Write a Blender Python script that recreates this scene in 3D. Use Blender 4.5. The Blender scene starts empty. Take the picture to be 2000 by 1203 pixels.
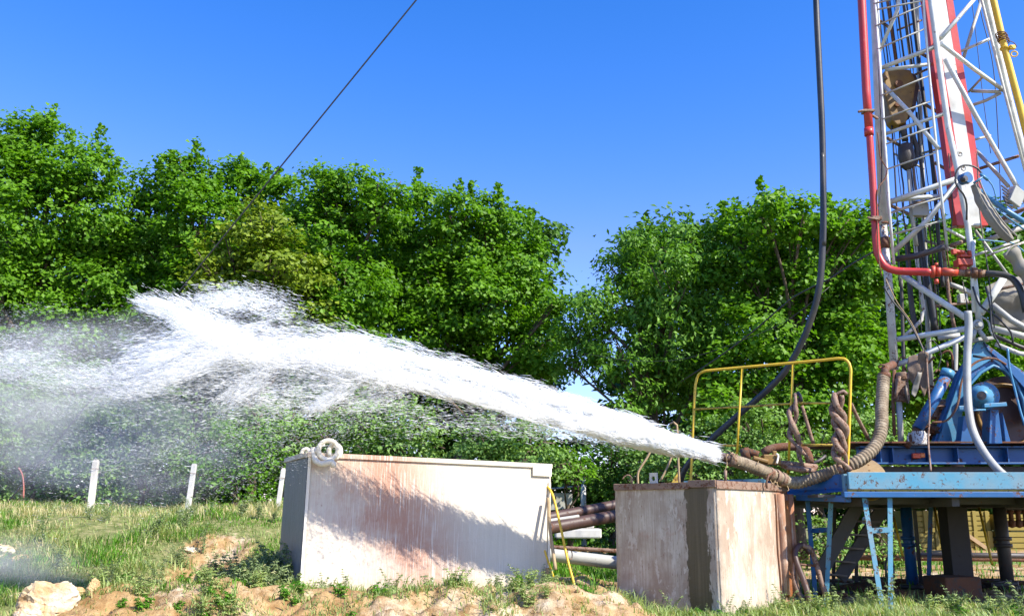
import bpy, bmesh, math, random
import numpy as np
from mathutils import Vector, Matrix, noise as mnoise

random.seed(7)
RNG = np.random.default_rng(11)
scene = bpy.context.scene
COL = scene.collection

# ------------------------------------------------------------------ camera
FPX, HOR = 1800.0, 1005.0                      # focal length and horizon row, in pixels of the 2000 px wide photograph
PITCH = math.atan((HOR - 601.5) / FPX)
CAM_Z = 1.0
cam = bpy.data.objects.new('camera', bpy.data.cameras.new('camera'))
COL.objects.link(cam)
cam.location = (0, 0, CAM_Z)
cam.rotation_euler = (math.pi / 2 + PITCH, 0, 0)
cam.data.sensor_width = 36.0
cam.data.lens = FPX / 2000 * 36
cam.data.clip_start = 0.05
cam.data.clip_end = 3000
scene.camera = cam

# ------------------------------------------------------------------ sky, sun, exposure
SUN_AZ = Vector((0.82, -0.57, 0)).normalized()  # horizontal direction towards the sun: behind the camera, to the right
SUN_EL = math.radians(42)
world = bpy.data.worlds.new('World')
scene.world = world
world.use_nodes = True
wn = world.node_tree
wn.nodes.clear()
w_out = wn.nodes.new('ShaderNodeOutputWorld')
w_bg = wn.nodes.new('ShaderNodeBackground')
w_sky = wn.nodes.new('ShaderNodeTexSky')
w_sky.sky_type = 'NISHITA'
w_sky.sun_disc = False
w_sky.sun_elevation = SUN_EL
w_sky.sun_rotation = math.atan2(SUN_AZ.x, SUN_AZ.y)
w_sky.air_density = 1.0
w_sky.dust_density = 0.25
w_sky.ozone_density = 3.0
w_sp = wn.nodes.new('ShaderNodeSeparateColor'); w_cb = wn.nodes.new('ShaderNodeCombineColor')
w_hs = wn.nodes.new('ShaderNodeHueSaturation')
w_hs.inputs['Saturation'].default_value = 1.22
w_hs.inputs['Value'].default_value = 1.0
w_mx = wn.nodes.new('ShaderNodeMix'); w_mx.data_type = 'RGBA'; w_mx.blend_type = 'MULTIPLY'
w_mx.inputs[0].default_value = 1.0
w_mx.inputs[7].default_value = (0.92, 0.90, 1.12, 1)
wn.links.new(w_sky.outputs[0], w_hs.inputs['Color'])
wn.links.new(w_hs.outputs[0], w_mx.inputs[6])
wn.links.new(w_mx.outputs[2], w_sp.inputs[0])
for ch, (ex, k, top) in enumerate([(1.2, 1.3, 1.12), (0.2, 0.81, 1.0), (0.0, 1.05, 2.0)]):      # deeper, more saturated zenith
    pw = wn.nodes.new('ShaderNodeMath'); pw.operation = 'POWER'; pw.inputs[1].default_value = ex
    ml = wn.nodes.new('ShaderNodeMath'); ml.operation = 'MULTIPLY'; ml.inputs[1].default_value = k
    wn.links.new(w_sp.outputs[ch], pw.inputs[0]); wn.links.new(pw.outputs[0], ml.inputs[0])
    mi = wn.nodes.new('ShaderNodeMath'); mi.operation = 'MINIMUM'; mi.inputs[1].default_value = top
    mm = wn.nodes.new('ShaderNodeMath'); mm.operation = 'MULTIPLY'
    wn.links.new(ml.outputs[0], mi.inputs[0]); wn.links.new(mi.outputs[0], mm.inputs[0]); wn.links.new(w_sp.outputs[ch], mm.inputs[1]); wn.links.new(mm.outputs[0], w_cb.inputs[ch])
wn.links.new(w_cb.outputs[0], w_bg.inputs['Color'])
w_bg.inputs['Strength'].default_value = 0.131
wn.links.new(w_bg.outputs[0], w_out.inputs['Surface'])

sun = bpy.data.objects.new('sun', bpy.data.lights.new('sun', 'SUN'))
COL.objects.link(sun)
sun.data.energy = 4.6
sun.data.angle = math.radians(0.5)
sun.data.color = (1.0, 0.94, 0.82)
sd = Vector((SUN_AZ.x * math.cos(SUN_EL), SUN_AZ.y * math.cos(SUN_EL), math.sin(SUN_EL)))
sun.rotation_euler = sd.to_track_quat('Z', 'Y').to_euler()
sun.location = (20, -15, 25)

vs = scene.view_settings
vs.view_transform = 'Standard'
vs.look = 'None'
vs.gamma = 1
vs.exposure = 1.0
vs.use_curve_mapping = False
scene.cycles.use_denoising = True
scene.cycles.max_bounces = 8
scene.cycles.diffuse_bounces = 6
scene.cycles.glossy_bounces = 2
scene.cycles.transmission_bounces = 4
scene.cycles.transparent_max_bounces = 8
scene.cycles.caustics_reflective = False
scene.cycles.caustics_refractive = False

# ------------------------------------------------------------------ helpers
CP, SP = math.cos(PITCH), math.sin(PITCH)

def P(px, py, Y):
    """the world point at distance Y (world y) that the photograph shows at (px, py)"""
    u, v = px - 1000.0, 601.5 - py
    yw = FPX * CP - v * SP
    zw = FPX * SP + v * CP
    t = Y / yw
    return Vector((u * t, Y, CAM_Z + zw * t))

def PX(p):
    """pixels per metre at point p"""
    d = p.y * CP + (p.z - CAM_Z) * SP
    return FPX / d

def empty(name, label, cat, loc, group=None):
    o = bpy.data.objects.new(name, None)
    o.empty_display_size = 0.2
    COL.objects.link(o)
    o.location = loc
    return tag(o, label, cat, group)

def tag(o, label=None, cat=None, group=None, kind=None):
    if label: o['label'] = label
    if cat: o['category'] = cat
    if group: o['group'] = group
    if kind: o['kind'] = kind
    return o

def root_matrix(o):
    """world matrix without a depsgraph update"""
    m = Matrix.LocRotScale(o.location, o.rotation_euler, o.scale)
    if o.parent is not None:
        return root_matrix(o.parent) @ o.matrix_parent_inverse @ m
    return m

class MB:
    """collects shapes that become ONE mesh"""
    def __init__(s):
        s.v, s.f, s.sm = [], [], []
    def add(s, vs_, fs_, smooth=False):
        b = len(s.v)
        s.v += [tuple(p) for p in vs_]
        s.f += [tuple(i + b for i in f) for f in fs_]
        s.sm += [smooth] * len(fs_)
        return s
    def box(s, c, size, M=None):
        c = Vector(c); hx, hy, hz = [q / 2 for q in size]
        M = M or Matrix.Identity(3)
        vs_ = [c + M @ Vector((x, y, z)) for x in (-hx, hx) for y in (-hy, hy) for z in (-hz, hz)]
        return s.add(vs_, [(0, 1, 3, 2), (4, 6, 7, 5), (0, 4, 5, 1), (2, 3, 7, 6), (0, 2, 6, 4), (1, 5, 7, 3)])
    def beam(s, a, b, w, h, up=Vector((0, 0, 1))):
        """box from a to b, w wide, h high"""
        a, b = Vector(a), Vector(b)
        d = (b - a).normalized()
        side = d.cross(up)
        if side.length < 1e-3: side = d.cross(Vector((0, 1, 0)))
        side.normalize(); u = side.cross(d).normalized()
        M = Matrix((d, side, u)).transposed()
        return s.box((a + b) / 2, ((b - a).length, w, h), M)
    def angle(s, a, b, w, t=0.008, up=Vector((0, 0, 1))):
        """L section bar from a to b"""
        a, b = Vector(a), Vector(b)
        d = (b - a).normalized(); side = d.cross(up)
        if side.length < 1e-3: side = d.cross(Vector((0, 1, 0)))
        side.normalize(); u = side.cross(d).normalized()
        s.beam(a, b, w, t, up)
        s.beam(a + side * (w / 2 - t / 2) + u * (w / 2 + t / 2), b + side * (w / 2 - t / 2) + u * (w / 2 + t / 2), t, w, up)
        return s
    def tube(s, pts, r, n=10, caps=True, closed=False):
        pts = [Vector(p) for p in pts]
        N = len(pts)
        rs = list(r) if hasattr(r, '__len__') else [r] * N
        tan = []
        for i in range(N):
            a = pts[(i - 1) % N] if (closed or i > 0) else pts[i]
            b = pts[(i + 1) % N] if (closed or i < N - 1) else pts[i]
            t = (b - a)
            tan.append(t.normalized() if t.length > 1e-9 else Vector((0, 0, 1)))
        ref = Vector((0, 0, 1)) if abs(tan[0].z) < 0.9 else Vector((0, 1, 0))
        nrm = tan[0].cross(ref).normalized()
        vs_, fs_ = [], []
        for i in range(N):
            nrm = (nrm - tan[i] * nrm.dot(tan[i]))
            nrm = nrm.normalized() if nrm.length > 1e-6 else tan[i].orthogonal().normalized()
            bi = tan[i].cross(nrm)
            for k in range(n):
                a = 2 * math.pi * k / n
                vs_.append(pts[i] + (nrm * math.cos(a) + bi * math.sin(a)) * rs[i])
        for i in range(N if closed else N - 1):
            j = (i + 1) % N
            for k in range(n):
                k2 = (k + 1) % n
                fs_.append((i * n + k, i * n + k2, j * n + k2, j * n + k))
        s.add(vs_, fs_, True)
        if caps and not closed:
            b = len(s.v) - len(vs_)
            s.f.append(tuple(b + k for k in reversed(range(n)))); s.sm.append(False)
            s.f.append(tuple(b + (N - 1) * n + k for k in range(n))); s.sm.append(False)
        return s
    def disc(s, c, axis, r, h, n=28, r2=None):
        """short cylinder centred on c"""
        c, axis = Vector(c), Vector(axis).normalized()
        return s.tube([c - axis * h / 2, c + axis * h / 2], [r, r if r2 is None else r2], n)
    def ring(s, c, axis, R, r, n=32, m=10):
        axis = Vector(axis).normalized(); a = axis.orthogonal().normalized(); b = axis.cross(a)
        pts = [Vector(c) + (a * math.cos(t) + b * math.sin(t)) * R for t in [2 * math.pi * i / n for i in range(n)]]
        return s.tube(pts, r, m, closed=True)
    def prism(s, poly, ext):
        """closed polygon poly (3-D points) extruded by ext"""
        poly = [Vector(p) for p in poly]; n = len(poly); ext = Vector(ext)
        vs_ = poly + [p + ext for p in poly]
        fs_ = [tuple(range(n)), tuple(n + i for i in reversed(range(n)))]
        fs_ += [(i, n + i, n + (i + 1) % n, (i + 1) % n) for i in range(n)]
        return s.add(vs_, fs_)
    def lathe(s, c, prof, n=24, M=None):
        """prof: list of (r, z)"""
        c = Vector(c); M = M or Matrix.Identity(3); vs_, fs_ = [], []
        for (r, z) in prof:
            for k in range(n):
                a = 2 * math.pi * k / n
                vs_.append(c + M @ Vector((r * math.cos(a), r * math.sin(a), z)))
        for i in range(len(prof) - 1):
            for k in range(n):
                k2 = (k + 1) % n
                fs_.append((i * n + k, i * n + k2, (i + 1) * n + k2, (i + 1) * n + k))
        return s.add(vs_, fs_, True)
    def build(s, name, mat, parent=None, label=None, bevel=0, local=False):
        me = bpy.data.meshes.new(name)
        me.from_pydata(s.v, [], s.f)
        me.polygons.foreach_set('use_smooth', s.sm)
        bm = bmesh.new(); bm.from_mesh(me)
        bmesh.ops.recalc_face_normals(bm, faces=bm.faces)
        bm.to_mesh(me); bm.free()
        if mat: me.materials.append(mat)
        o = bpy.data.objects.new(name, me)
        COL.objects.link(o)
        if parent is not None:
            o.parent = parent
            if not local:
                o.matrix_parent_inverse = root_matrix(parent).inverted()
        if label: o['label'] = label
        if bevel:
            b = o.modifiers.new('bevel', 'BEVEL'); b.width = bevel; b.segments = 2; b.limit_method = 'ANGLE'
        return o

def spline(pts, step=0.05):
    """Catmull-Rom through pts, resampled about every step metres"""
    pts = [Vector(p) for p in pts]
    if len(pts) < 3:
        n = max(2, int((pts[1] - pts[0]).length / step))
        return [pts[0].lerp(pts[1], i / n) for i in range(n + 1)]
    q = [pts[0] * 2 - pts[1]] + pts + [pts[-1] * 2 - pts[-2]]
    out = []
    for i in range(1, len(q) - 2):
        p0, p1, p2, p3 = q[i - 1], q[i], q[i + 1], q[i + 2]
        n = max(1, int((p2 - p1).length / step))
        for k in range(n):
            t = k / n
            out.append(0.5 * ((2 * p1) + (-p0 + p2) * t + (2 * p0 - 5 * p1 + 4 * p2 - p3) * t * t + (-p0 + 3 * p1 - 3 * p2 + p3) * t ** 3))
    out.append(pts[-1])
    return out

def np_object(name, V, F, mat, parent=None, tint=None, smooth=False):
    """one mesh from numpy arrays of vertices (N,3) and triangles/quads (M,k)"""
    me = bpy.data.meshes.new(name)
    k = F.shape[1]; M = F.shape[0]
    me.vertices.add(len(V)); me.vertices.foreach_set('co', V.astype(np.float32).ravel())
    me.loops.add(M * k); me.loops.foreach_set('vertex_index', F.astype(np.int32).ravel())
    me.polygons.add(M); me.polygons.foreach_set('loop_start', np.arange(0, M * k, k, dtype=np.int32))
    me.polygons.foreach_set('loop_total', np.full(M, k, dtype=np.int32))
    if smooth: me.polygons.foreach_set('use_smooth', np.ones(M, dtype=bool))
    me.update(calc_edges=True)
    if tint is not None:
        a = me.attributes.new('tint', 'FLOAT', 'FACE')
        a.data.foreach_set('value', tint.astype(np.float32))
    if mat: me.materials.append(mat)
    o = bpy.data.objects.new(name, me)
    COL.objects.link(o)
    if parent is not None:
        o.parent = parent
        o.matrix_parent_inverse = root_matrix(parent).inverted()
    return o

# ------------------------------------------------------------------ materials
class NT:
    def __init__(s, name):
        s.m = bpy.data.materials.new(name); s.m.use_nodes = True
        s.t = s.m.node_tree; s.t.nodes.clear()
        s.out = s.n('ShaderNodeOutputMaterial')
    def n(s, kind, **kw):
        nd = s.t.nodes.new(kind)
        for k, v in kw.items(): setattr(nd, k, v)
        return nd
    def l(s, a, b): s.t.links.new(a, b)
    def coords(s, scale=(1, 1, 1), loc=(0, 0, 0)):
        tc = s.n('ShaderNodeTexCoord'); mp = s.n('ShaderNodeMapping')
        mp.inputs['Scale'].default_value = scale; mp.inputs['Location'].default_value = loc
        s.l(tc.outputs['Object'], mp.inputs[0]); return mp.outputs[0]
    def noise(s, scale, detail=4, rough=0.55, vec=None, dist=0.0):
        nd = s.n('ShaderNodeTexNoise'); nd.inputs['Scale'].default_value = scale
        nd.inputs['Detail'].default_value = detail; nd.inputs['Roughness'].default_value = rough
        nd.inputs['Distortion'].default_value = dist
        s.l(vec if vec is not None else s.coords(), nd.inputs['Vector']); return nd.outputs[0]
    def ramp(s, x, stops):
        r = s.n('ShaderNodeValToRGB'); el = r.color_ramp.elements
        while len(el) < len(stops): el.new(0.5)
        for e, (p, c) in zip(el, stops):
            e.position = p
            e.color = (c, c, c, 1) if not hasattr(c, '__len__') else tuple(c) + ((1,) if len(c) == 3 else ())
        s.l(x, r.inputs[0]); return r.outputs[0]
    def mix(s, fac, a, b, mode='MIX'):
        m = s.n('ShaderNodeMix', data_type='RGBA', blend_type=mode)
        for inp, v in ((m.inputs[0], fac), (m.inputs[6], a), (m.inputs[7], b)):
            if hasattr(v, 'is_linked') or isinstance(v, bpy.types.NodeSocket): s.l(v, inp)
            elif hasattr(v, '__len__'): inp.default_value = tuple(v) + ((1,) if len(v) == 3 else ())
            elif inp.type == "VALUE": inp.default_value = v
            else: inp.default_value = (v, v, v, 1)
        return m.outputs[2]
    def math(s, op, a, b=0.0, clamp=False):
        m = s.n('ShaderNodeMath', operation=op); m.use_clamp = clamp
        for inp, v in ((m.inputs[0], a), (m.inputs[1], b)):
            if isinstance(v, bpy.types.NodeSocket): s.l(v, inp)
            else: inp.default_value = v
        return m.outputs[0]
    def bsdf(s, color, rough=0.6, metal=0.0, bump=None, bump_d=0.01, spec=0.5):
        b = s.n('ShaderNodeBsdfPrincipled')
        for inp, v in ((b.inputs['Base Color'], color), (b.inputs['Roughness'], rough), (b.inputs['Metallic'], metal)):
            if isinstance(v, bpy.types.NodeSocket): s.l(v, inp)
            elif hasattr(v, '__len__'): inp.default_value = tuple(v) + ((1,) if len(v) == 3 else ())
            else: inp.default_value = v
        b.inputs['Specular IOR Level'].default_value = spec
        if bump is not None:
            bp = s.n('ShaderNodeBump'); bp.inputs['Distance'].default_value = bump_d
            s.l(bump, bp.inputs['Height']); s.l(bp.outputs[0], b.inputs['Normal'])
        s.b = b
        return b
    def done(s, b=None):
        s.l((b or s.b).outputs[0], s.out.inputs['Surface']); return s.m

RUST = (0.20, 0.075, 0.03)
def paint(name, color, rust=0.25, rough=0.45, scale=5.0, grime=0.35, grime_col=(0.12, 0.09, 0.06), rust_col=RUST):
    """old painted steel: faded and grimy, chipped through to rust"""
    t = NT(name)
    v = t.coords()
    n1 = t.noise(scale, 6, 0.65, v)
    n2 = t.noise(scale * 3.7, 5, 0.7, v, 0.4)
    n3 = t.noise(scale * 0.6, 3, 0.5, v)
    g = t.ramp(n3, [(0.35, 0.0), (0.75, grime)])
    c = t.mix(g, color, grime_col)
    c = t.mix(t.ramp(n1, [(0.3, 0.0), (0.7, 0.35)]), c, tuple(min(1, q * 1.25 + 0.02) for q in color))
    th = 0.72 - rust * 0.55
    rm = t.ramp(t.math('ADD', t.math('MULTIPLY', n1, 0.5), t.math('MULTIPLY', n2, 0.5)), [(th, 0.0), (th + 0.05, 1.0)])
    rc = t.mix(n2, rust_col, tuple(q * 0.45 for q in rust_col))
    c = t.mix(rm, c, rc)
    r = t.mix(rm, rough, 0.85)
    hb = t.math('SUBTRACT', t.math('MULTIPLY', n2, 0.3), t.math('MULTIPLY', rm, 0.5))
    t.bsdf(c, r, 0.0, hb, 0.004)
    return t.done()

M = {}
M['white_paint'] = paint('white_paint', (0.62, 0.645, 0.63), 0.22, 0.4, 7, 0.5)
M['white_worn'] = paint('white_worn', (0.60, 0.58, 0.53), 0.34, 0.5, 9, 0.5)
M['grey_paint'] = paint('grey_paint', (0.42, 0.42, 0.38), 0.22, 0.5, 7)
M['red_paint'] = paint('red_paint', (0.50, 0.035, 0.03), 0.2, 0.38, 6, 0.45, (0.3, 0.1, 0.09))
M['red_orange'] = paint('red_orange', (0.50, 0.05, 0.02), 0.28, 0.5, 12, 0.4)
M['yellow_paint'] = paint('yellow_paint', (0.72, 0.46, 0.02), 0.17, 0.45, 9, 0.25)
M['yellow_worn'] = paint('yellow_worn', (0.55, 0.38, 0.04), 0.36, 0.6, 14, 0.5)
M['yellow_block'] = paint('yellow_block', (0.25, 0.135, 0.018), 0.25, 0.5, 10, 0.7, (0.05, 0.03, 0.015))
M['blue_paint'] = paint('blue_paint', (0.012, 0.105, 0.29), 0.29, 0.42, 5, 0.35, (0.03, 0.04, 0.06))
M['blue_faded'] = paint('blue_faded', (0.06, 0.25, 0.37), 0.325, 0.6, 8, 0.75, (0.22, 0.24, 0.24), (0.16, 0.08, 0.05))
M['blue_light'] = paint('blue_light', (0.05, 0.22, 0.38), 0.28, 0.4, 9, 0.3)
M['rusty'] = paint('rusty', (0.17, 0.085, 0.05), 0.45, 0.75, 14, 0.6, (0.08, 0.05, 0.04))
M['rusty_tan'] = paint('rusty_tan', (0.26, 0.165, 0.115), 0.38, 0.7, 16, 0.5)
M['dark_steel'] = paint('dark_steel', (0.045, 0.04, 0.04), 0.25, 0.5, 10, 0.4, (0.10, 0.08, 0.06))
M['brown_steel'] = paint('brown_steel', (0.07, 0.035, 0.025), 0.3, 0.5, 6, 0.4, (0.03, 0.02, 0.02))
M['cable'] = paint('cable', (0.02, 0.02, 0.022), 0.12, 0.45, 16, 0.5, (0.07, 0.06, 0.05))
M['rubber'] = paint('rubber', (0.022, 0.025, 0.028), 0.08, 0.42, 5, 0.6, (0.10, 0.085, 0.07), (0.13, 0.11, 0.09))
M['grey_hose'] = paint('grey_hose', (0.34, 0.35, 0.33), 0.12, 0.55, 9, 0.5)
M['concrete'] = paint('concrete', (0.60, 0.58, 0.53), 0.05, 0.85, 14, 0.25, (0.3, 0.27, 0.2), (0.3, 0.26, 0.2))
M['canvas'] = paint('canvas', (0.26, 0.24, 0.20), 0.05, 0.85, 3, 0.6, (0.13, 0.11, 0.09), (0.12, 0.1, 0.08))
M['wood'] = paint('wood', (0.40, 0.28, 0.15), 0.15, 0.8, 12, 0.4, (0.2, 0.14, 0.08))
M['yellow_crate'] = paint('yellow_crate', (0.26, 0.20, 0.03), 0.08, 0.7, 3, 0.4, (0.22, 0.17, 0.06))
M['enamel'] = paint('enamel', (0.62, 0.61, 0.57), 0.38, 0.35, 22, 0.4)
M['cream'] = paint('cream', (0.78, 0.72, 0.60), 0.12, 0.6, 9, 0.15, (0.5, 0.4, 0.28))
M['lens'] = paint('lens', (0.70, 0.07, 0.01), 0.0, 0.25, 9, 0.1)
M['rag'] = paint('rag', (0.17, 0.12, 0.085), 0.3, 0.9, 18, 0.6)
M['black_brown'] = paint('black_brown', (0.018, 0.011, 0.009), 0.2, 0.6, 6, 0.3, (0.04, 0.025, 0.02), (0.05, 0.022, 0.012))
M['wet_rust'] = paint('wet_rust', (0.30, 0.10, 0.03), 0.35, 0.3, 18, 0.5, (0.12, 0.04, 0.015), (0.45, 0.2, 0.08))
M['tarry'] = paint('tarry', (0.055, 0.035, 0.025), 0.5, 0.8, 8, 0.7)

def leaf_mat(name, dark, light, yellow, trans=0.38, yfrac=0.93):
    t = NT(name)
    a = t.n('ShaderNodeAttribute', attribute_name='tint')
    n = t.noise(0.55, 3, 0.5)
    f = t.math('ADD', t.math('MULTIPLY', a.outputs['Fac'], 0.65), t.math('MULTIPLY', n, 0.45), True)
    c = t.ramp(f, [(0.1, dark), (0.75, light)])
    y = t.ramp(a.outputs['Fac'], [(yfrac, 0.0), (yfrac + 0.03, 1.0)])
    c = t.mix(y, c, yellow)
    b = t.bsdf(c, 0.5, 0.0, None, 0, 0.28)
    tr = t.n('ShaderNodeBsdfTranslucent')
    tc = t.mix(1.0, c, (1.35, 1.5, 0.55), 'MULTIPLY')
    t.l(tc, tr.inputs['Color'])
    ms = t.n('ShaderNodeMixShader'); ms.inputs[0].default_value = trans
    t.l(b.outputs[0], ms.inputs[1]); t.l(tr.outputs[0], ms.inputs[2])
    return t.done(ms)

M['leaf_maple'] = leaf_mat('leaf_maple', (0.048, 0.140, 0.006), (0.155, 0.32, 0.018), (0.38, 0.42, 0.03), 0.38)
M['leaf_olive'] = leaf_mat('leaf_olive', (0.085, 0.150, 0.010), (0.25, 0.33, 0.03), (0.36, 0.34, 0.03), 0.28, 0.94)
M['leaf_walnut'] = leaf_mat('leaf_walnut', (0.045, 0.138, 0.010), (0.165, 0.33, 0.035), (0.2, 0.32, 0.04), 0.30, 0.97)
M['leaf_shrub'] = leaf_mat('leaf_shrub', (0.085, 0.180, 0.035), (0.23, 0.38, 0.09), (0.22, 0.28, 0.05), 0.28, 0.96)
M['leaf_lime'] = leaf_mat('leaf_lime', (0.06, 0.18, 0.006), (0.15, 0.32, 0.012), (0.35, 0.4, 0.03), 0.38, 0.95)
M['leaf_far'] = leaf_mat('leaf_far', (0.03, 0.09, 0.010), (0.08, 0.18, 0.02), (0.1, 0.18, 0.02), 0.25, 0.99)
M['leaf_weed'] = leaf_mat('leaf_weed', (0.13, 0.19, 0.07), (0.27, 0.34, 0.15), (0.45, 0.42, 0.22), 0.25, 0.93)
M['grass'] = leaf_mat('grass', (0.14, 0.21, 0.05), (0.36, 0.45, 0.16), (0.50, 0.42, 0.20), 0.30, 0.86)
M['grass_dry'] = leaf_mat('grass_dry', (0.40, 0.36, 0.17), (0.68, 0.58, 0.34), (0.65, 0.55, 0.32), 0.30, 0.8)
M['grass_lush'] = leaf_mat('grass_lush', (0.05, 0.17, 0.01), (0.13, 0.30, 0.02), (0.40, 0.38, 0.12), 0.32, 0.95)
t = NT('bark')
v = t.coords((6, 6, 1.2))
n = t.noise(3, 6, 0.7, v)
t.bsdf(t.ramp(n, [(0.3, (0.045, 0.032, 0.022)), (0.7, (0.16, 0.115, 0.075))]), 0.9, 0, n, 0.02)
M['bark'] = t.done()
# ------------------------------------------------------------------ the ground
def sstep(a, b, x):
    t = np.clip((x - a) / (b - a), 0, 1)
    return t * t * (3 - 2 * t)

_g = np.random.default_rng(5)
_tab = _g.random((64, 64))
def vnoise(x, y, s):
    """smooth value noise, 0..1, period 64*s"""
    x = np.asarray(x, float) / s; y = np.asarray(y, float) / s
    xi = np.floor(x).astype(int); yi = np.floor(y).astype(int)
    fx = x - xi; fy = y - yi
    fx = fx * fx * (3 - 2 * fx); fy = fy * fy * (3 - 2 * fy)
    a = _tab[xi % 64, yi % 64]; b = _tab[(xi + 1) % 64, yi % 64]
    c = _tab[xi % 64, (yi + 1) % 64]; d = _tab[(xi + 1) % 64, (yi + 1) % 64]
    return (a * (1 - fx) + b * fx) * (1 - fy) + (c * (1 - fx) + d * fx) * fy

def soil_mask(x, y):
    """1 where the bare sandy soil is"""
    left = sstep(-4.1, -3.3, x)
    m = left * (1 - sstep(1.1, 1.8, x)) * sstep(6.6, 7.2, y) * (1 - sstep(9.15, 9.6, y + 0.9 * (vnoise(x, y, 0.7) - 0.5)))
    m = m * sstep(0.25, 0.5, vnoise(x + 9, y, 0.45) * 0.6 + 0.38)
    gully = np.exp(-(((x + 3.3 + 0.2 * (y - 10)) / 0.5) ** 2)) * sstep(8.4, 9.0, y) * (1 - sstep(12.0, 12.8, y)) * 0.9
    path = sstep(19.0, 20.5, y) * (1 - sstep(24.5, 26, y)) * sstep(0.5, 2.0, x) * 0.95
    bald = sstep(0.66, 0.78, vnoise(x + 21, y * 0.7 + 13, 0.9)) * sstep(9, 10, y) * (1 - sstep(14, 15, y)) * (1 - sstep(-1.5, -0.8, x)) * 0.25
    gap = np.exp(-((x - 1.2) / 0.6) ** 2) * sstep(9.2, 9.8, y) * (1 - sstep(14, 15, y)) * 0.75
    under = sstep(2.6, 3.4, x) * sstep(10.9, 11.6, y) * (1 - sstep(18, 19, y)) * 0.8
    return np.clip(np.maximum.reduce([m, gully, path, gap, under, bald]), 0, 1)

def ground_z(x, y):
    x = np.asarray(x, float); y = np.asarray(y, float)
    bank = 0.88 * sstep(9.0, 15.2, y + 0.5 * (vnoise(x, y, 1.6) - 0.5)) * (1 - sstep(-1.6, 0.8, x))
    z = bank + 0.19 * sstep(7.2, 8.4, y) * (1 - sstep(0.85, 1.35, x)) + 0.14 * sstep(14, 24, y) * sstep(-1, 1, x)
    mound = (0.12 + 0.12 * (1 - sstep(-2.6, -1.6, x))) * np.exp(-((y - 8.5) / 0.5) ** 2) * sstep(-4.2, -3.4, x) * (1 - sstep(0.9, 1.6, x))
    z = z + mound * (0.65 + 0.7 * vnoise(x, y, 0.5))
    gully = np.exp(-(((x + 3.3 + 0.2 * (y - 10)) / 0.4) ** 2)) * sstep(8.6, 9.4, y) * (1 - sstep(11.5, 12.6, y))
    z = z - 0.20 * gully
    pit = np.exp(-(((x + 4.1) / 0.42) ** 2) - ((y - 9.7) / 0.6) ** 2)
    z = z - 0.30 * pit
    z = z + 0.10 * (vnoise(x + 11, y + 3, 1.3) - 0.5) * sstep(8.8, 10, y) * (1 - sstep(-1.2, -0.4, x))
    near = 1 - sstep(25, 40, y)
    s = soil_mask(x, y)
    rough = (vnoise(x, y, 0.9) - 0.5) * 0.13 + (vnoise(x + 3, y + 7, 0.28) - 0.5) * (0.03 + 0.07 * s) + (vnoise(x, y, 0.09) - 0.5) * (0.012 + 0.065 * s) + (vnoise(x + 4, y, 0.16) - 0.5) * 0.05 * s - 0.07 * s * np.clip(1 - np.abs(vnoise(x + 2, y, 0.33) - 0.5) / 0.07, 0, 1)
    flat = sstep(2.0, 3.0, x)
    z = z + rough * near * (1 - 0.45 * flat)
    z = z - 0.5 * (1 - sstep(3.0, 7.2, y)) * sstep(-60, -6, y) 
    return z

def axis_vals(lo_far, lo, hi, hi_far, step):
    core = np.arange(lo, hi, step)
    a = [lo]; s = step
    while a[-1] > lo_far: s *= 1.25; a.append(a[-1] - s)
    b = [core[-1]]; s = step
    while b[-1] < hi_far: s *= 1.25; b.append(b[-1] + s)
    return np.concatenate([np.array(a[1:][::-1]), core, np.array(b[1:])])

gx = axis_vals(-1200, -6.5, 7.0, 1200, 0.035)
gy = axis_vals(-400, 6.6, 17.0, 1600, 0.035)
GX, GY = np.meshgrid(gx, gy, indexing='ij')
GZ = ground_z(GX, GY)
V = np.stack([GX.ravel(), GY.ravel(), GZ.ravel()], 1)
nx, ny = len(gx), len(gy)
ii, jj = np.meshgrid(np.arange(nx - 1), np.arange(ny - 1), indexing='ij')
a = (ii * ny + jj).ravel()
F = np.stack([a, a + ny, a + ny + 1, a + 1], 1)

t = NT('ground_soil')
v = t.coords()
at = t.n('ShaderNodeAttribute', attribute_name='soil')
n1 = t.noise(1.3, 5, 0.6, v); n2 = t.noise(9, 6, 0.65, v); n3 = t.noise(60, 3, 0.6, v)
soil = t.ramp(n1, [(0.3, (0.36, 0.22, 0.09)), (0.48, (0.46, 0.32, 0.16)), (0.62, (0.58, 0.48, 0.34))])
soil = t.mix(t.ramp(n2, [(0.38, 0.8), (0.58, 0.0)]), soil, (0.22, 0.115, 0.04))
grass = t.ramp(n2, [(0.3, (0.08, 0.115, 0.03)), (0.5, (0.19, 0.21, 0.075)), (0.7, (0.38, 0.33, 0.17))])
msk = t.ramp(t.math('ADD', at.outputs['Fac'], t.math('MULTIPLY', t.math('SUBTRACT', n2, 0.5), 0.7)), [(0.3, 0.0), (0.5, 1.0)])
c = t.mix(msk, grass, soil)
c = t.mix(t.ramp(n3, [(0.3, 0.35), (0.55, 0.0)]), c, (0.16, 0.11, 0.06))
t.bsdf(c, 0.95, 0, t.math('ADD', t.math('MULTIPLY', n2, 1.0), t.math('MULTIPLY', n3, 0.35)), 0.03, 0.1)
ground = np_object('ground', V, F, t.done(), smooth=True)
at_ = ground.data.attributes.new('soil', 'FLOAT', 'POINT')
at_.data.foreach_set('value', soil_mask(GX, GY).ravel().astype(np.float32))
tag(ground, kind='structure')

def gz(x, y): return float(ground_z(np.array([x]), np.array([y]))[0])

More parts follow.
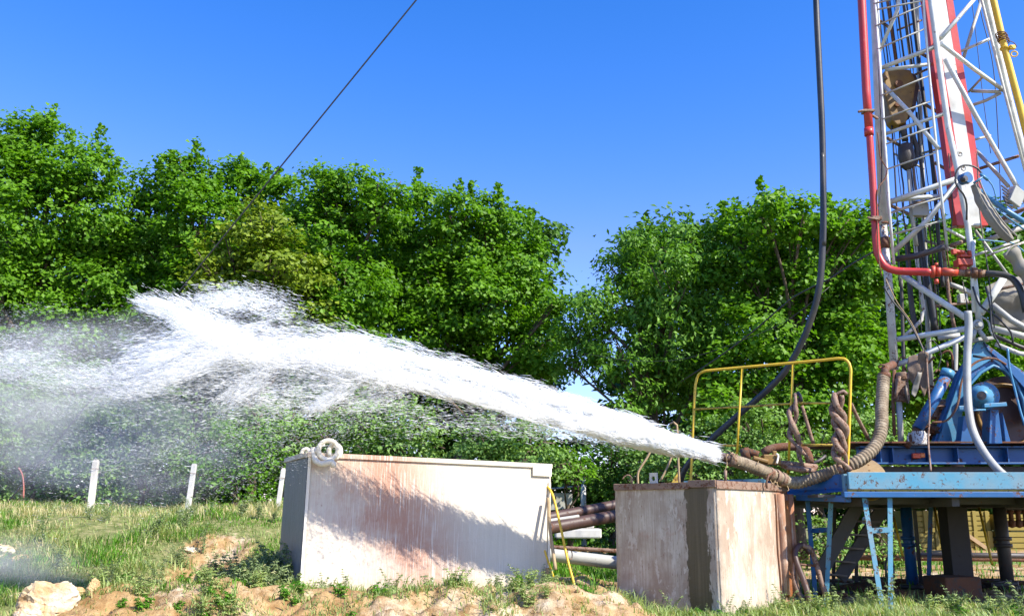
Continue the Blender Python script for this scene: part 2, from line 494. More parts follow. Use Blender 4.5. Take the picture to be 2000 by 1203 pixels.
# ------------------------------------------------------------------ grass
def blades(name, x, y, hgt, wid, mat, lean=0.45, z=None):
    n = len(x)
    z = ground_z(x, y) if z is None else z
    az = RNG.random(n) * 2 * np.pi + 3 * vnoise(x, y, 0.4)
    bend = lean * (0.3 + 1.5 * RNG.random(n) ** 1.5)
    h = hgt * (0.45 + 0.8 * RNG.random(n))
    w = wid * (0.7 + 0.6 * RNG.random(n))
    dx, dy = np.cos(az), np.sin(az)
    sx, sy = -dy * w / 2, dx * w / 2
    b = np.stack([x, y, z - 0.02], 1)
    m = b + np.stack([dx * h * bend * 0.35, dy * h * bend * 0.35, h * 0.6], 1)
    tp = b + np.stack([dx * h * bend, dy * h * bend, h * (1.0 - 0.25 * bend)], 1)
    s = np.stack([sx, sy, np.zeros(n)], 1)
    V = np.stack([b - s, b + s, m - s * 0.8, m + s * 0.8, tp], 1).reshape(-1, 3)
    k = np.arange(n) * 5
    F = np.concatenate([np.stack([k, k + 1, k + 3], 1), np.stack([k, k + 3, k + 2], 1), np.stack([k + 2, k + 3, k + 4], 1)])
    tint = RNG.random(n)
    return np_object(name, V, F, mat, tint=np.concatenate([tint] * 3))

def scatter(n, x0, x1, y0, y1, dens):
    x = x0 + (x1 - x0) * RNG.random(n); y = y0 + (y1 - y0) * RNG.random(n)
    k = RNG.random(n) < dens(x, y)
    return x[k], y[k]

def tuft(x, y, s): return sstep(0.35, 0.7, vnoise(x + 31, y + 17, s))

# thin, mixed meadow grass on the bank
x, y = scatter(230000, -11, -0.2, 8.6, 18.5, lambda x, y: (1 - soil_mask(x, y)) * (0.2 + 0.8 * tuft(x, y, 0.8)) * (0.35 + 0.65 * tuft(x + 5, y + 5, 0.3)) * np.clip(9 / y, 0, 1))
tag(blades('grass', x, y, 0.06 + 0.11 * tuft(x, y, 0.33), 0.010, M['grass'], 0.9), 'mixed green grass covering the bank left of the long tank', 'grass', kind='stuff')
# dry straw grass along the top of the bank, under the posts, and in wisps
x, y = scatter(60000, -11, -0.6, 9, 18, lambda x, y: (1 - soil_mask(x, y)) * (0.85 * sstep(12.8, 14.4, y) + 0.3) * tuft(x + 50, y, 0.6))
tag(blades('dry_grass', x, y, 0.09 + 0.12 * tuft(x + 8, y, 0.3), 0.008, M['grass_dry'], 1.0), 'straw coloured dry grass along the top of the bank by the posts', 'grass', kind='stuff')
# lush clumps
x, y = scatter(90000, -11, 1.7, 8.2, 17, lambda x, y: (1 - 0.85 * soil_mask(x, y)) * sstep(0.62, 0.78, vnoise(x, y + 40, 0.7)))
tag(blades('lush_grass', x, y, 0.07 + 0.12 * tuft(x, y, 0.3), 0.010, M['grass_lush'], 0.9), 'fresh green grass tufts dotted over the bank and soil', 'grass', kind='stuff')
# foreground and around the square tank and the platform feet
x, y = scatter(90000, 1.1, 9.5, 7.6, 12.6, lambda x, y: (1 - 0.8 * soil_mask(x, y)) * (0.04 + 0.96 * tuft(x + 4, y, 0.5)) * (1 - 0.85 * sstep(10.6, 11.4, y)))
tag(blades('platform_grass', x, y, 0.05 + 0.12 * tuft(x, y, 0.35), 0.010, M['grass'], 0.8), 'tall green grass growing at the feet of the blue platform', 'grass', kind='stuff')
x, y = scatter(60000, -0.5, 15, 12, 30, lambda x, y: (1 - soil_mask(x, y)) * (0.4 + 0.6 * tuft(x, y, 1.2)))
tag(blades('meadow_grass', x, y, 0.16, 0.02, M['grass_lush']), 'green meadow grass beyond the tanks and under the rig', 'grass', kind='stuff')
x, y = scatter(42000, -4.6, 1.8, 7.3, 9.7, lambda x, y: 0.08 + 0.92 * sstep(0.52, 0.72, vnoise(x + 5, y, 0.35)))
tag(blades('soil_edge_grass', x, y, 0.08, 0.009, M['grass'], 0.7), 'sparse short grass sprouting from the orange soil mound', 'grass', kind='stuff')
# ------------------------------------------------------------------ trees
def leaves_np(pos, nrm, size, aspect=0.62, fold=0.35, droop=0.0, gen=RNG, lobes=False):
    """one folded leaf per position: two triangles left and right of the midrib"""
    n = len(pos)
    nrm = nrm / np.linalg.norm(nrm, axis=1, keepdims=True)
    r = gen.normal(size=(n, 3)); r[:, 2] -= droop * 2
    d = r - nrm * (r * nrm).sum(1, keepdims=True)
    d /= np.linalg.norm(d, axis=1, keepdims=True) + 1e-9
    s = np.cross(nrm, d)
    L = (size * (0.65 + 0.7 * gen.random(n)))[:, None]
    W = L * aspect * 0.5
    base = pos - d * L * 0.5
    tip = pos + d * L * 0.5 - nrm * L * 0.12
    mid = pos - d * L * 0.05
    if not lobes:
        a = mid + s * W + nrm * W * fold
        b = mid - s * W + nrm * W * fold
        V = np.stack([base, a, tip, b], 1).reshape(-1, 3)
        k = np.arange(n) * 4
        F = np.concatenate([np.stack([k, k + 1, k + 2], 1), np.stack([k, k + 2, k + 3], 1)])
        rep = 2
    else:       # five-pointed leaf
        la = pos - d * L * 0.12 + s * W * 1.25 + nrm * W * fold
        lb = pos - d * L * 0.12 - s * W * 1.25 + nrm * W * fold
        ua = pos + d * L * 0.22 + s * W * 0.95 + nrm * W * fold
        ub = pos + d * L * 0.22 - s * W * 0.95 + nrm * W * fold
        ia = pos + d * L * 0.02 + s * W * 0.55; ib = pos + d * L * 0.02 - s * W * 0.55
        ja = pos + d * L * 0.2 + s * W * 0.35; jb = pos + d * L * 0.2 - s * W * 0.35
        V = np.stack([base, la, ia, ua, ja, tip, jb, ub, ib, lb], 1).reshape(-1, 3)
        k = np.arange(n) * 10
        F = np.concatenate([np.stack([k, k + 1, k + 2], 1), np.stack([k + 2, k + 3, k + 4], 1), np.stack([k + 4, k + 5, k + 6], 1),
                            np.stack([k + 6, k + 7, k + 8], 1), np.stack([k + 8, k + 9, k], 1), np.stack([k, k + 2, k + 8], 1),
                            np.stack([k + 2, k + 4, k + 6], 1), np.stack([k + 2, k + 6, k + 8], 1)])
        rep = 8
    return V, F, rep

def crown_points(clumps, per_m3, spread=0.16, twig=16, gen=RNG, shoots=()):
    """leaf positions: twigs grow mostly near the surface of each clump, flattened in layers"""
    P_, N_, T_ = [], [], []
    for (c, r) in clumps:
        c = np.array(c)
        nt = max(4, int(per_m3 * r ** 2 * 4 / twig))
        u = gen.normal(size=(nt, 3)); u /= np.linalg.norm(u, axis=1, keepdims=True)
        rad = r * (1 - 0.75 * gen.random(nt) ** 2.2)
        # lumpy surface
        lump = 1 + 0.22 * np.sin(u[:, 0] * 5 + c[0] * 3) * np.cos(u[:, 2] * 6 + c[2] * 2) + 0.12 * gen.normal(size=nt)
        q = c + u * (rad * lump)[:, None] * np.array([1.0, 1.0, 0.92])
        ns = max(6, int(22 * r))                     # smaller boughs on the clump, each a light and dark knot of leaves
        su = gen.normal(size=(ns, 3)); su /= np.linalg.norm(su, axis=1, keepdims=True)
        sc = c + su * r * (0.62 + 0.42 * gen.random((ns, 1))); srad = r * gen.uniform(0.2, 0.36, ns)
        pick = gen.integers(0, ns, nt); inb = gen.random(nt) < 0.72
        w3 = gen.normal(size=(nt, 3)); w3 /= np.linalg.norm(w3, axis=1, keepdims=True); w3[:, 2] = np.abs(w3[:, 2]) * 0.75 - 0.12
        qb = sc[pick] + w3 * (srad[pick] * (0.5 + 0.55 * gen.random(nt)))[:, None]
        q = np.where(inb[:, None], qb, q); u = np.where(inb[:, None], w3 * 0.6 + su[pick] * 0.5, u)
        tt = gen.random(nt)
        for k in range(twig):
            off = gen.normal(size=(nt, 3)) * spread * np.array([1, 1, 0.5])
            P_.append(q + off)
            N_.append(u * 0.75 + np.array([0.12, -0.15, 0.85]) + gen.normal(size=(nt, 3)) * 0.45)
            T_.append(np.clip(tt * 0.6 + gen.random(nt) * 0.4, 0, 1) * 0.9 + (gen.random(nt) > 0.975) * 0.1)
    for (c, r, h) in shoots:         # loose leafy shoots at the skyline
        if gen.random() < 0.18: continue
        h = h * gen.uniform(0.8, 1.3); r = r * gen.uniform(0.9, 1.3); c = c + Vector((gen.uniform(-.15, .15), gen.uniform(-.3, .3), gen.uniform(-.1, .1)))
        n = int(85 * h / 0.6)
        t = gen.random(n)
        q = np.array(c) + np.stack([gen.normal(size=n) * r * (0.75 - 0.45 * t) * (0.5 + 0.5 * np.sin(t * 11 + c.x) ** 2) + 0.12 * t * np.sin(c.x * 9), gen.normal(size=n) * r * (0.8 - 0.5 * t) * 0.7, t * h], 1)
        P_.append(q); u = gen.normal(size=(n, 3)); N_.append(u * 0.6 + np.array([0, -0.2, 0.6])); T_.append(gen.random(n) * 0.9)
    return np.concatenate(P_), np.concatenate(N_), np.concatenate(T_)

def tree(name, label, cat, group, base, clumps, leafmat, per=760, size=0.112, aspect=0.9, droop=0.0, lobes=False,
         trunk_r=0.16, seed=1, shoots=(), spread=0.16, fork=0.38):
    gen = np.random.default_rng(seed); rn = random.Random(seed)
    root = empty(name, label, cat, base, group)
    pos, nrm, tint = crown_points(clumps, per, spread, 16, gen, shoots)
    V, F, rep = leaves_np(pos, nrm, size, aspect, 0.35, droop, gen, lobes)
    np_object('crown', V, F, leafmat, root, np.concatenate([tint] * rep))
    top = max(c.z for c, r in clumps)
    cx = sum(c.x * r for c, r in clumps) / sum(r for c, r in clumps); cy = sum(c.y * r for c, r in clumps) / sum(r for c, r in clumps)
    b = Vector(base)
    H = top - b.z
    mb = MB()
    ctrl = [b + Vector((0, 0, -0.15)), b + Vector((rn.uniform(-.1, .1), 0, H * 0.2)), b.lerp(Vector((cx, cy, b.z)), 0.5) + Vector((rn.uniform(-.1, .1), 0, H * fork)), Vector((cx, cy + 0.5, b.z + H * 0.62)), Vector((cx + rn.uniform(-.2, .2), cy + 0.7, b.z + H * 0.8))]
    pts = spline(ctrl, 0.3)
    n = len(pts)
    mb.tube(pts, [trunk_r * (1.25 - 1.1 * (i / n) ** 0.8) + 0.01 for i in range(n)], 9)
    for (c, r) in clumps:
        if rn.random() < 0.12: continue
        tz = (c.z - b.z) / H
        k = min(n - 2, max(1, int(n * max(0.12, min(0.8, tz * 0.72)))))
        a = pts[k]
        mid = a.lerp(c, 0.5) + Vector((rn.uniform(-.25, .25), rn.uniform(-.25, .25), rn.uniform(-.05, .25)))
        br = spline([a, mid, c], 0.3); m = len(br)
        r0 = trunk_r * rn.uniform(0.22, 0.36)
        mb.tube(br, [r0 * (1 - 0.75 * i / m) + 0.006 for i in range(m)], 6)
        for q in range(5):
            e = c + Vector((rn.uniform(-1, 1), rn.uniform(-1, 1), rn.uniform(-.5, 1))) * r * 0.8
            s_ = br[int(m * rn.uniform(0.5, 0.95))]
            mb.tube(spline([s_, s_.lerp(e, 0.5) + Vector((0, 0, 0.1)), e], 0.3), 0.014, 4)
    mb.build('trunk', M['bark'], root)
    return root

def CL(lst, d, jitter=0.9, seed=0):
    rn = random.Random(seed + int(d * 10))
    out = []
    for (x, y, r) in lst:
        dd = d + rn.uniform(-jitter, jitter)
        p = P(x, y, dd)
        out.append((p, r / PX(p)))
    return out

def SH(lst, d):
    out = []
    for (x, y, w) in lst:
        p = P(x, y, d)
        h = 62 / PX(p)
        out.append((p - Vector((0, 0, h * 0.9)), w / PX(p), h))
    return out

GT = 'leafy trees in a row behind the tanks'
tree('maple_tree', 'tallest dark green maple at the far left edge of the tree row', 'tree', GT, (-11.3, 21.4, 0.9),
     CL([(-70, 330, 105), (20, 315, 85), (105, 312, 78), (180, 350, 62), (60, 420, 110), (185, 450, 78), (-40, 520, 120), (90, 550, 110), (205, 560, 70), (20, 650, 90), (130, 650, 85), (215, 640, 60), (-80, 650, 90), (40, 760, 90), (160, 760, 80)], 21.5, 1.0, 1),
     M['leaf_maple'], seed=21, trunk_r=0.2,
     shoots=SH([(0, 222, 26), (35, 245, 20), (62, 250, 18), (85, 222, 20), (112, 212, 20), (140, 262, 18), (187, 262, 16), (212, 290, 16), (236, 318, 14), (-40, 230, 24)], 21.3))
tree('maple_tree', 'broad maple with a spiky top just right of the tallest one', 'tree', GT, (-7.6, 22.3, 0.9),
     CL([(300, 385, 52), (360, 365, 58), (425, 358, 58), (490, 375, 50), (300, 470, 78), (400, 455, 90), (490, 470, 80), (330, 550, 50), (420, 560, 80), (520, 560, 80), (260, 620, 55), (380, 650, 70), (480, 650, 80), (350, 740, 70), (460, 740, 70)], 22.3, 0.9, 2),
     M['leaf_maple'], seed=22,
     shoots=SH([(282, 350, 14), (310, 330, 15), (337, 305, 15), (375, 322, 15), (401, 282, 17), (425, 296, 16), (448, 318, 14), (478, 316, 15), (505, 338, 14), (530, 335, 14), (545, 350, 12)], 22.2))
tree('maple_tree', 'maple behind the guy wire end, between the spiky maple and the rounded one', 'tree', GT, (-4.6, 21.9, 0.9),
     CL([(580, 395, 52), (640, 385, 58), (700, 385, 60), (750, 400, 50), (620, 470, 85), (720, 480, 80), (580, 560, 80), (690, 565, 80), (640, 640, 80), (740, 620, 70), (600, 730, 60), (700, 730, 70)], 21.9, 0.9, 3),
     M['leaf_maple'], seed=23,
     shoots=SH([(570, 345, 13), (610, 345, 14), (650, 338, 15), (693, 322, 18), (715, 345, 14), (752, 342, 14), (780, 360, 13)], 21.8))
tree('maple_tree', 'rounded bright green maple at the right end of the left group, beside the sky gap', 'tree', GT, (-1.3, 22.6, 0.9),
     CL([(820, 418, 52), (880, 420, 52), (945, 425, 52), (1000, 455, 48), (830, 500, 78), (920, 510, 85), (1010, 530, 68), (1040, 600, 52), (850, 590, 70), (940, 600, 85), (1045, 680, 55), (870, 680, 75), (970, 690, 75), (800, 680, 60), (900, 735, 42), (1000, 745, 42), (1055, 745, 30), (1082, 600, 30), (1082, 650, 34), (1078, 705, 32)], 22.5, 0.8, 4),
     M['leaf_maple'], seed=24, fork=0.3,
     shoots=SH([(812, 345, 16), (846, 362, 13), (868, 358, 13), (898, 362, 13), (935, 368, 13), (976, 372, 16), (1008, 396, 14), (1035, 412, 13), (1052, 445, 12)], 22.4))
tree('maple_tree', 'paler yellowish green young maple in front of the taller maples', 'tree', GT, (-5.6, 20.2, 0.95),
     CL([(505, 440, 50), (450, 500, 55), (540, 520, 62), (610, 590, 52), (580, 520, 45), (460, 590, 60), (550, 610, 60), (400, 530, 45), (620, 650, 45), (480, 680, 60)], 20.3, 0.5, 5),
     M['leaf_olive'], seed=25, per=700, trunk_r=0.1)
tree('walnut_tree', 'walnut with drooping narrow leaves just right of the sky gap', 'tree', GT, (3.1, 19.6, 0.3),
     CL([(1112, 650, 36), (1108, 712, 32), (1142, 600, 30), (1165, 605, 44), (1155, 680, 50), (1225, 520, 55), (1250, 470, 40), (1330, 480, 52), (1320, 560, 78), (1240, 600, 70), (1215, 690, 62), (1320, 670, 85), (1400, 610, 80), (1290, 745, 55), (1395, 500, 62), (1370, 745, 62), (1250, 775, 34), (1215, 800, 26)], 19.6, 0.8, 6),
     M['leaf_walnut'], seed=26, lobes=False, aspect=0.42, size=0.135, droop=0.8, per=760,
     shoots=SH([(1245, 432, 20), (1272, 440, 16), (1335, 432, 18), (1360, 425, 16), (1395, 432, 16), (1190, 540, 14)], 19.5))
tree('maple_tree', 'large dense maple behind the yellow guardrail and the black hose', 'tree', GT, (5.6, 18.7, 0.3),
     CL([(1440, 440, 44), (1500, 430, 48), (1570, 432, 48), (1640, 450, 48), (1690, 465, 42), (1470, 540, 78), (1580, 540, 85), (1670, 560, 75), (1500, 650, 85), (1610, 660, 85), (1690, 690, 70), (1440, 735, 70), (1550, 770, 80), (1650, 790, 75), (1400, 800, 50)], 18.7, 0.9, 7),
     M['leaf_maple'], seed=27, size=0.115,
     shoots=SH([(1415, 402, 16), (1498, 372, 18), (1530, 385, 16), (1575, 378, 20), (1612, 396, 16), (1655, 408, 14), (1692, 405, 16)], 18.6))
tree('maple_tree', 'maple seen through the lattice of the drilling mast', 'tree', GT, (10.6, 22.4, 0.2),
     CL([(1770, 530, 75), (1860, 530, 78), (1950, 550, 70), (2030, 560, 80), (1800, 640, 88), (1910, 660, 88), (2010, 680, 90), (1800, 770, 88), (1900, 800, 80), (2020, 790, 85), (1740, 700, 80)], 22.4, 0.8, 8),
     M['leaf_maple'], seed=28, shoots=SH([(1760, 440, 18), (1800, 430, 16), (1850, 440, 20), (1960, 470, 18), (2000, 470, 18)], 22.3))

def shrub(label, px, py, r, d, mat, seed, group, size=0.085, per=620):
    rn = random.Random(seed)
    p = P(px, py, d)
    zb = gz(p.x, d)
    s = 1 / PX(p)
    cl = [(p, r * s)]
    for k in range(4):
        q = P(px + rn.uniform(-0.7, 0.7) * r, py + rn.uniform(-0.15, 0.9) * r, d + rn.uniform(-.4, .4))
        cl.append((q, r * s * rn.uniform(0.45, 0.7)))
    low = Vector((p.x, d, zb + 0.35)); cl.append((low, max(0.4, r * s * 0.75)))
    return tree('shrub', label, 'shrub', group, (p.x, d, zb), cl, mat, per, size, 0.6, 0.2, False, 0.05, seed, (), 0.13, 0.3)

GS = 'shrubs in the hedge at the foot of the trees'
for (lab, px, py, r, d, m, sd_) in [
    ('shrub at the far left edge of the hedge, seen through the spray', -20, 840, 90, 18.3, 'leaf_shrub', 41),
    ('shrub behind the bent rusty rod on the left', 80, 820, 85, 18.8, 'leaf_shrub', 42),
    ('shrub directly behind the leftmost concrete post', 190, 850, 80, 18.2, 'leaf_shrub', 43),
    ('tall mid green shrub between the two left concrete posts', 290, 830, 90, 18.6, 'leaf_shrub', 44),
    ('shrub behind the middle concrete post', 395, 860, 75, 18.0, 'leaf_shrub', 45),
    ('bushy fresh green shrub between the middle post and the long tank', 460, 890, 75, 17.6, 'leaf_lime', 46),
    ('shrub behind the left corner of the long tank', 560, 840, 85, 18.4, 'leaf_shrub', 47),
    ('rounded shrub above the shackle end of the long tank', 690, 830, 80, 18.6, 'leaf_shrub', 48),
    ('rounded shrub above the middle of the long tank', 800, 850, 72, 18.4, 'leaf_shrub', 49),
    ('shrub above the right end of the long tank', 930, 855, 62, 18.0, 'leaf_shrub', 50),
    ('sunlit shrub at the right end of the long tank', 1040, 880, 60, 17.8, 'leaf_shrub', 51),
    ('bright lime green shrub behind the white cart between the tanks', 1105, 915, 40, 18.6, 'leaf_lime', 52),
    ('dark shrub behind the white pipe post', 1190, 900, 60, 19.2, 'leaf_far', 53),
    ('dark shrub behind the square tank', 1290, 890, 65, 18.0, 'leaf_shrub', 54),
    ('shrub behind the left end of the guardrail', 1390, 880, 70, 17.4, 'leaf_shrub', 55),
    ('leafy shrub behind the middle of the guardrail', 1490, 850, 72, 17.2, 'leaf_shrub', 56),
    ('shrub behind the right end of the guardrail', 1600, 900, 70, 17.6, 'leaf_shrub', 57),
    ('shrub behind the ribbed hose and the mast foot', 1700, 860, 75, 17.8, 'leaf_shrub', 58)]:
    shrub(lab, px, py, r, d, M[m], sd_, GS)

# the wood further back: one mass nobody could count
gen = np.random.default_rng(99)
cl = []
for x in range(-160, 2200, 78):
    for row, (y0, y1) in enumerate([(700, 1010)]):
        y = y0
        while y < y1:
            hole = (1075 < x < 1240) and y < 850
            if not hole:
                d = 29 + gen.uniform(-1.5, 2.5)
                p = P(x + gen.uniform(-25, 25), y + gen.uniform(-20, 20), d)
                cl.append((p, 62 / PX(p)))
            y += 72
for x in list(range(-120, 1030, 95)) + list(range(1290, 2100, 95)):
    for y in (620, 540, 470) if x > 1300 else (600, 530, 470):
        d = 28 + gen.uniform(0, 2.5)
        p = P(x + gen.uniform(-25, 25), y + gen.uniform(-20, 20), d)
        cl.append((p, 66 / PX(p)))
pos, nrm, tint = crown_points(cl, 200, 0.25, 12, gen)
V, F, rep = leaves_np(pos, nrm, 0.24, 0.7, 0.3, 0.2, gen)
tag(np_object('far_wood', V, F, M['leaf_far'], tint=np.concatenate([tint] * rep)), 'dark green wood filling the background behind the tree row', 'wood', kind='stuff')
# ------------------------------------------------------------------ tanks
def frame_empty(name, label, cat, origin, xa, group=None, za=Vector((0, 0, 1))):
    xa = xa.normalized(); ya = za.cross(xa).normalized(); z2 = xa.cross(ya).normalized()
    m = Matrix((xa, ya, z2)).transposed()
    e = empty(name, label, cat, origin, group)
    e.rotation_euler = m.to_euler()
    return e, m

def wall_mat(name, base, stain, tt):
    """limewashed, streaky sheet steel; tt adds the stains that belong to one tank"""
    t = NT(name)
    v = t.coords()
    st = t.noise(1.0, 6, 0.7, t.coords((22, 22, 0.9)))
    st2 = t.noise(1.0, 5, 0.7, t.coords((60, 60, 2.2), (3, 1, 5)))
    bl = t.noise(3.2, 6, 0.7, v)
    fine = t.noise(26, 5, 0.7, v)
    c = t.mix(t.ramp(st, [(0.3, 0.0), (0.7, 0.5)]), base, tuple(q * 0.82 for q in base))
    c, rough = tt(t, v, st, st2, bl, fine, c, stain)
    t.bsdf(c, rough, 0, t.math('ADD', t.math('MULTIPLY', bl, 0.6), t.math('MULTIPLY', fine, 0.25)), 0.012, 0.3)
    return t.done()

def sep(t, v):
    s = t.n('ShaderNodeSeparateXYZ'); t.l(v, s.inputs[0]); return s.outputs
def bump_fn(t, x, c, w):
    """1 at c, falling to 0 at distance w"""
    d = t.math('ABSOLUTE', t.math('SUBTRACT', x, c))
    return t.math('SUBTRACT', 1.0, t.math('DIVIDE', d, w), True)

# --- the long tank
A = P(597, 884, 9.6); B = P(1070, 907, 10.75)
L1 = (B - A).length
H1 = 1.50
xa = (B - A)
e1, m1 = frame_empty('water_tank', 'long cream steel tank with reddish streaks and the shadow of the jet on it', 'tank',
                     A - Vector((0, 0, H1)), xa)
def t1(t, v, st, st2, bl, fine, c, stain):
    o = sep(t, v)
    # pink rust showing through in the left half, densest a third along
    k = bump_fn(t, t.math('ADD', o[0], t.math('MULTIPLY', o[2], 0.55)), 1.65, 1.15)
    k = t.math('MAXIMUM', k, 0.16)
    right = t.ramp(t.math('DIVIDE', t.math('ADD', t.math('ADD', o[0], t.math('MULTIPLY', o[2], 0.35)), t.math('MULTIPLY', t.math('SUBTRACT', bl, 0.5), 1.2)), L1), [(0.50, 1.0), (0.80, 0.12)])
    m = t.math('MULTIPLY', t.math('ADD', t.math('ADD', t.math('MULTIPLY', st2, 0.75), t.math('MULTIPLY', bl, 0.5)), t.math('MULTIPLY', k, 0.36)), 1.0)
    r = t.math('MULTIPLY', t.ramp(m, [(0.66, 0.0), (0.90, 0.85)]), right)
    c = t.mix(r, c, stain)
    r2 = t.ramp(t.math('ADD', fine, t.math('MULTIPLY', st2, 0.5)), [(0.88, 0.0), (0.96, 0.8)])
    c = t.mix(t.math('MULTIPLY', r2, right), c, (0.27, 0.13, 0.08))
    drip = t.ramp(st2, [(0.52, 0.0), (0.64, 0.85)])
    c = t.mix(drip, c, (0.70, 0.66, 0.58))
    foot = t.ramp(t.math('ADD', o[2], t.math('MULTIPLY', bl, 0.25)), [(0.18, 0.5), (0.5, 0.0)])
    c = t.mix(foot, c, (0.52, 0.42, 0.28))
    return c, 0.75
m_t1 = wall_mat('limewashed_steel', (0.66, 0.60, 0.50), (0.42, 0.20, 0.13), t1)
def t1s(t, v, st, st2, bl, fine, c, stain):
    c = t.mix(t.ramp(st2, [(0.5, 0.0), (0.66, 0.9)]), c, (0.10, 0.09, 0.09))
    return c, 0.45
m_t1s = wall_mat('grey_steel', (0.15, 0.155, 0.17), (0.5, 0.5, 0.5), t1s)  # left end wall: much darker grey than the front wall, with near-black streaks
D1 = 1.15
def plate(mb, c, size): return mb.box(c, size)
mb = MB()   # front wall: slightly bowed sheet with thickness
def sheet(mb, L, H, y0, th, nx=40, nz=20, bow=0.012):
    vs_, fs_ = [], []
    for s in (0, 1):
        for i in range(nx + 1):
            for k in range(nz + 1):
                u, w = i / nx, k / nz
                d = bow * (math.sin(u * 9.1 + w * 2) * 0.5 + math.sin(u * 4 + 1) * 0.7) * math.sin(math.pi * u) * math.sin(math.pi * w)
                vs_.append((u * L, y0 + d + s * th, w * H))
    n = (nx + 1) * (nz + 1)
    for s in (0, 1):
        for i in range(nx):
            for k in range(nz):
                a = s * n + i * (nz + 1) + k
                fs_.append((a, a + nz + 1, a + nz + 2, a + 1) if s == 0 else (a, a + 1, a + nz + 2, a + nz + 1))
    for i in range(nx):
        for k in (0, nz):
            a = i * (nz + 1) + k; fs_.append((a, a + n, a + n + nz + 1, a + nz + 1))
    for k in range(nz):
        for i in (0, nx):
            a = i * (nz + 1) + k; fs_.append((a, a + 1, a + n + 1, a + n))
    return mb.add(vs_, fs_, True)
sheet(mb, L1, H1, 0, 0.008).build('front_wall', m_t1, e1, local=True)
mb = MB(); mb.box((-0.004, D1 / 2, H1 / 2), (0.008, D1 - 0.006, H1 - 0.01))
mb.build('end_wall', m_t1s, e1, 'dark grey streaky end wall', local=True)
mb = MB(); mb.box((L1 + 0.004, D1 / 2, H1 / 2), (0.008, D1 - 0.006, H1 - 0.01)); mb.build('end_wall', m_t1, e1, local=True)
mb = MB(); mb.box((L1 / 2, D1 + 0.004, H1 / 2), (L1, 0.008, H1 - 0.01)); mb.build('back_wall', m_t1, e1, local=True)
mb = MB(); mb.box((L1 / 2, D1 / 2 + 0.01, 0.02), (L1 - 0.04, D1 - 0.03, 0.02)); mb.build('floor_plate', M['rusty'], e1, local=True)
mb = MB()
mb.box((L1 / 2, -0.012, H1 - 0.018), (L1 + 0.03, 0.02, 0.05)); mb.box((L1 / 2, D1 + 0.02, H1 - 0.018), (L1 + 0.03, 0.02, 0.05))
mb.box((-0.02, D1 / 2, H1 - 0.018), (0.02, D1, 0.05)); mb.box((L1 + 0.02, D1 / 2, H1 - 0.018), (0.02, D1, 0.05))
mb.build('rim', m_t1, e1, bevel=0.004, local=True)
mb = MB(); mb.box((L1 - 0.115, -0.025, H1 - 0.075), (0.24, 0.005, 0.12)); mb.build('patch_plate', M['cream'], e1, 'small patch plate at the upper right corner', bevel=0.002, local=True)
for xx, zz_, hh in ((0.012, H1 / 2, H1 - 0.06), (L1 - 0.012, H1 / 2 - 0.08, H1 - 0.24)): MB().box((xx, -0.010, zz_), (0.03, 0.012, hh)).build('corner_seam', M['cream'], e1, bevel=0.003, local=True)
mb = MB()
for x in (0.7, 1.5, 2.2): mb.box((x, D1 / 2, H1 - 0.08), (0.05, D1 - 0.02, 0.05))
mb.build('cross_brace', M['rusty'], e1, local=True)
mb = MB(); mb.box((0, 0, 0), (1, 1, 1))
mb = MB(); mb.beam((L1 - 0.03, -0.055, 0.0), (L1 - 0.03, -0.055, 0.36), 0.07, 0.03); mb.build('skid_stub', M['wood'], e1, local=True)

# shackles on the tank top
def tank_pt(m, o, x, y, z): return Vector(o) + m @ Vector((x, y, z))
o1 = e1.location
sh = empty('lifting_shackle', 'heavy cream coated lifting shackle of two rings on the left end of the long tank', 'shackle', tank_pt(m1, o1, 0.2, -0.02, H1))
q = lambda px, py, d=9.6: P(px, py, d)
mb = MB(); mb.ring(q(641, 879, 9.62), (0.25, -1, 0.05), 0.098, 0.026); mb.build('ring', M['cream'], sh)
mb = MB(); mb.ring(q(654, 881, 9.70), (0.75, -1, 0.0), 0.066, 0.026); mb.build('ring', M['cream'], sh)
mb = MB(); mb.tube(spline([q(612, 877, 9.66), q(616, 898, 9.58), q(630, 906, 9.55), q(648, 902, 9.54), q(652, 912, 9.55)], 0.02), [0.034, 0.034, 0.034, 0.034] + [0.03] * (len(spline([q(612, 877, 9.66), q(616, 898, 9.58), q(630, 906, 9.55), q(648, 902, 9.54), q(652, 912, 9.55)], 0.02)) - 4), 10)
mb.tube(spline([q(618, 884), q(622, 872), q(634, 868, 9.62)], 0.02), 0.018, 8)
mb.build('bow', M['cream'], sh)
mb = MB(); mb.tube(spline([q(589, 886, 9.68), q(592, 879, 9.68), q(600, 877, 9.68), q(606, 884, 9.66)], 0.01), 0.022, 8)
tag(mb.build('lifting_eye', M['cream']), 'small cream hook shaped eye on the left corner of the long tank', 'lifting eye')

# --- the square tank
C0 = P(1397, 941, 9.7); C1 = P(1203, 948, 10.55)
du = (C1 - C0); du.z = 0
L2 = 1.27; W2 = 1.60
H2 = C0.z + 0.03
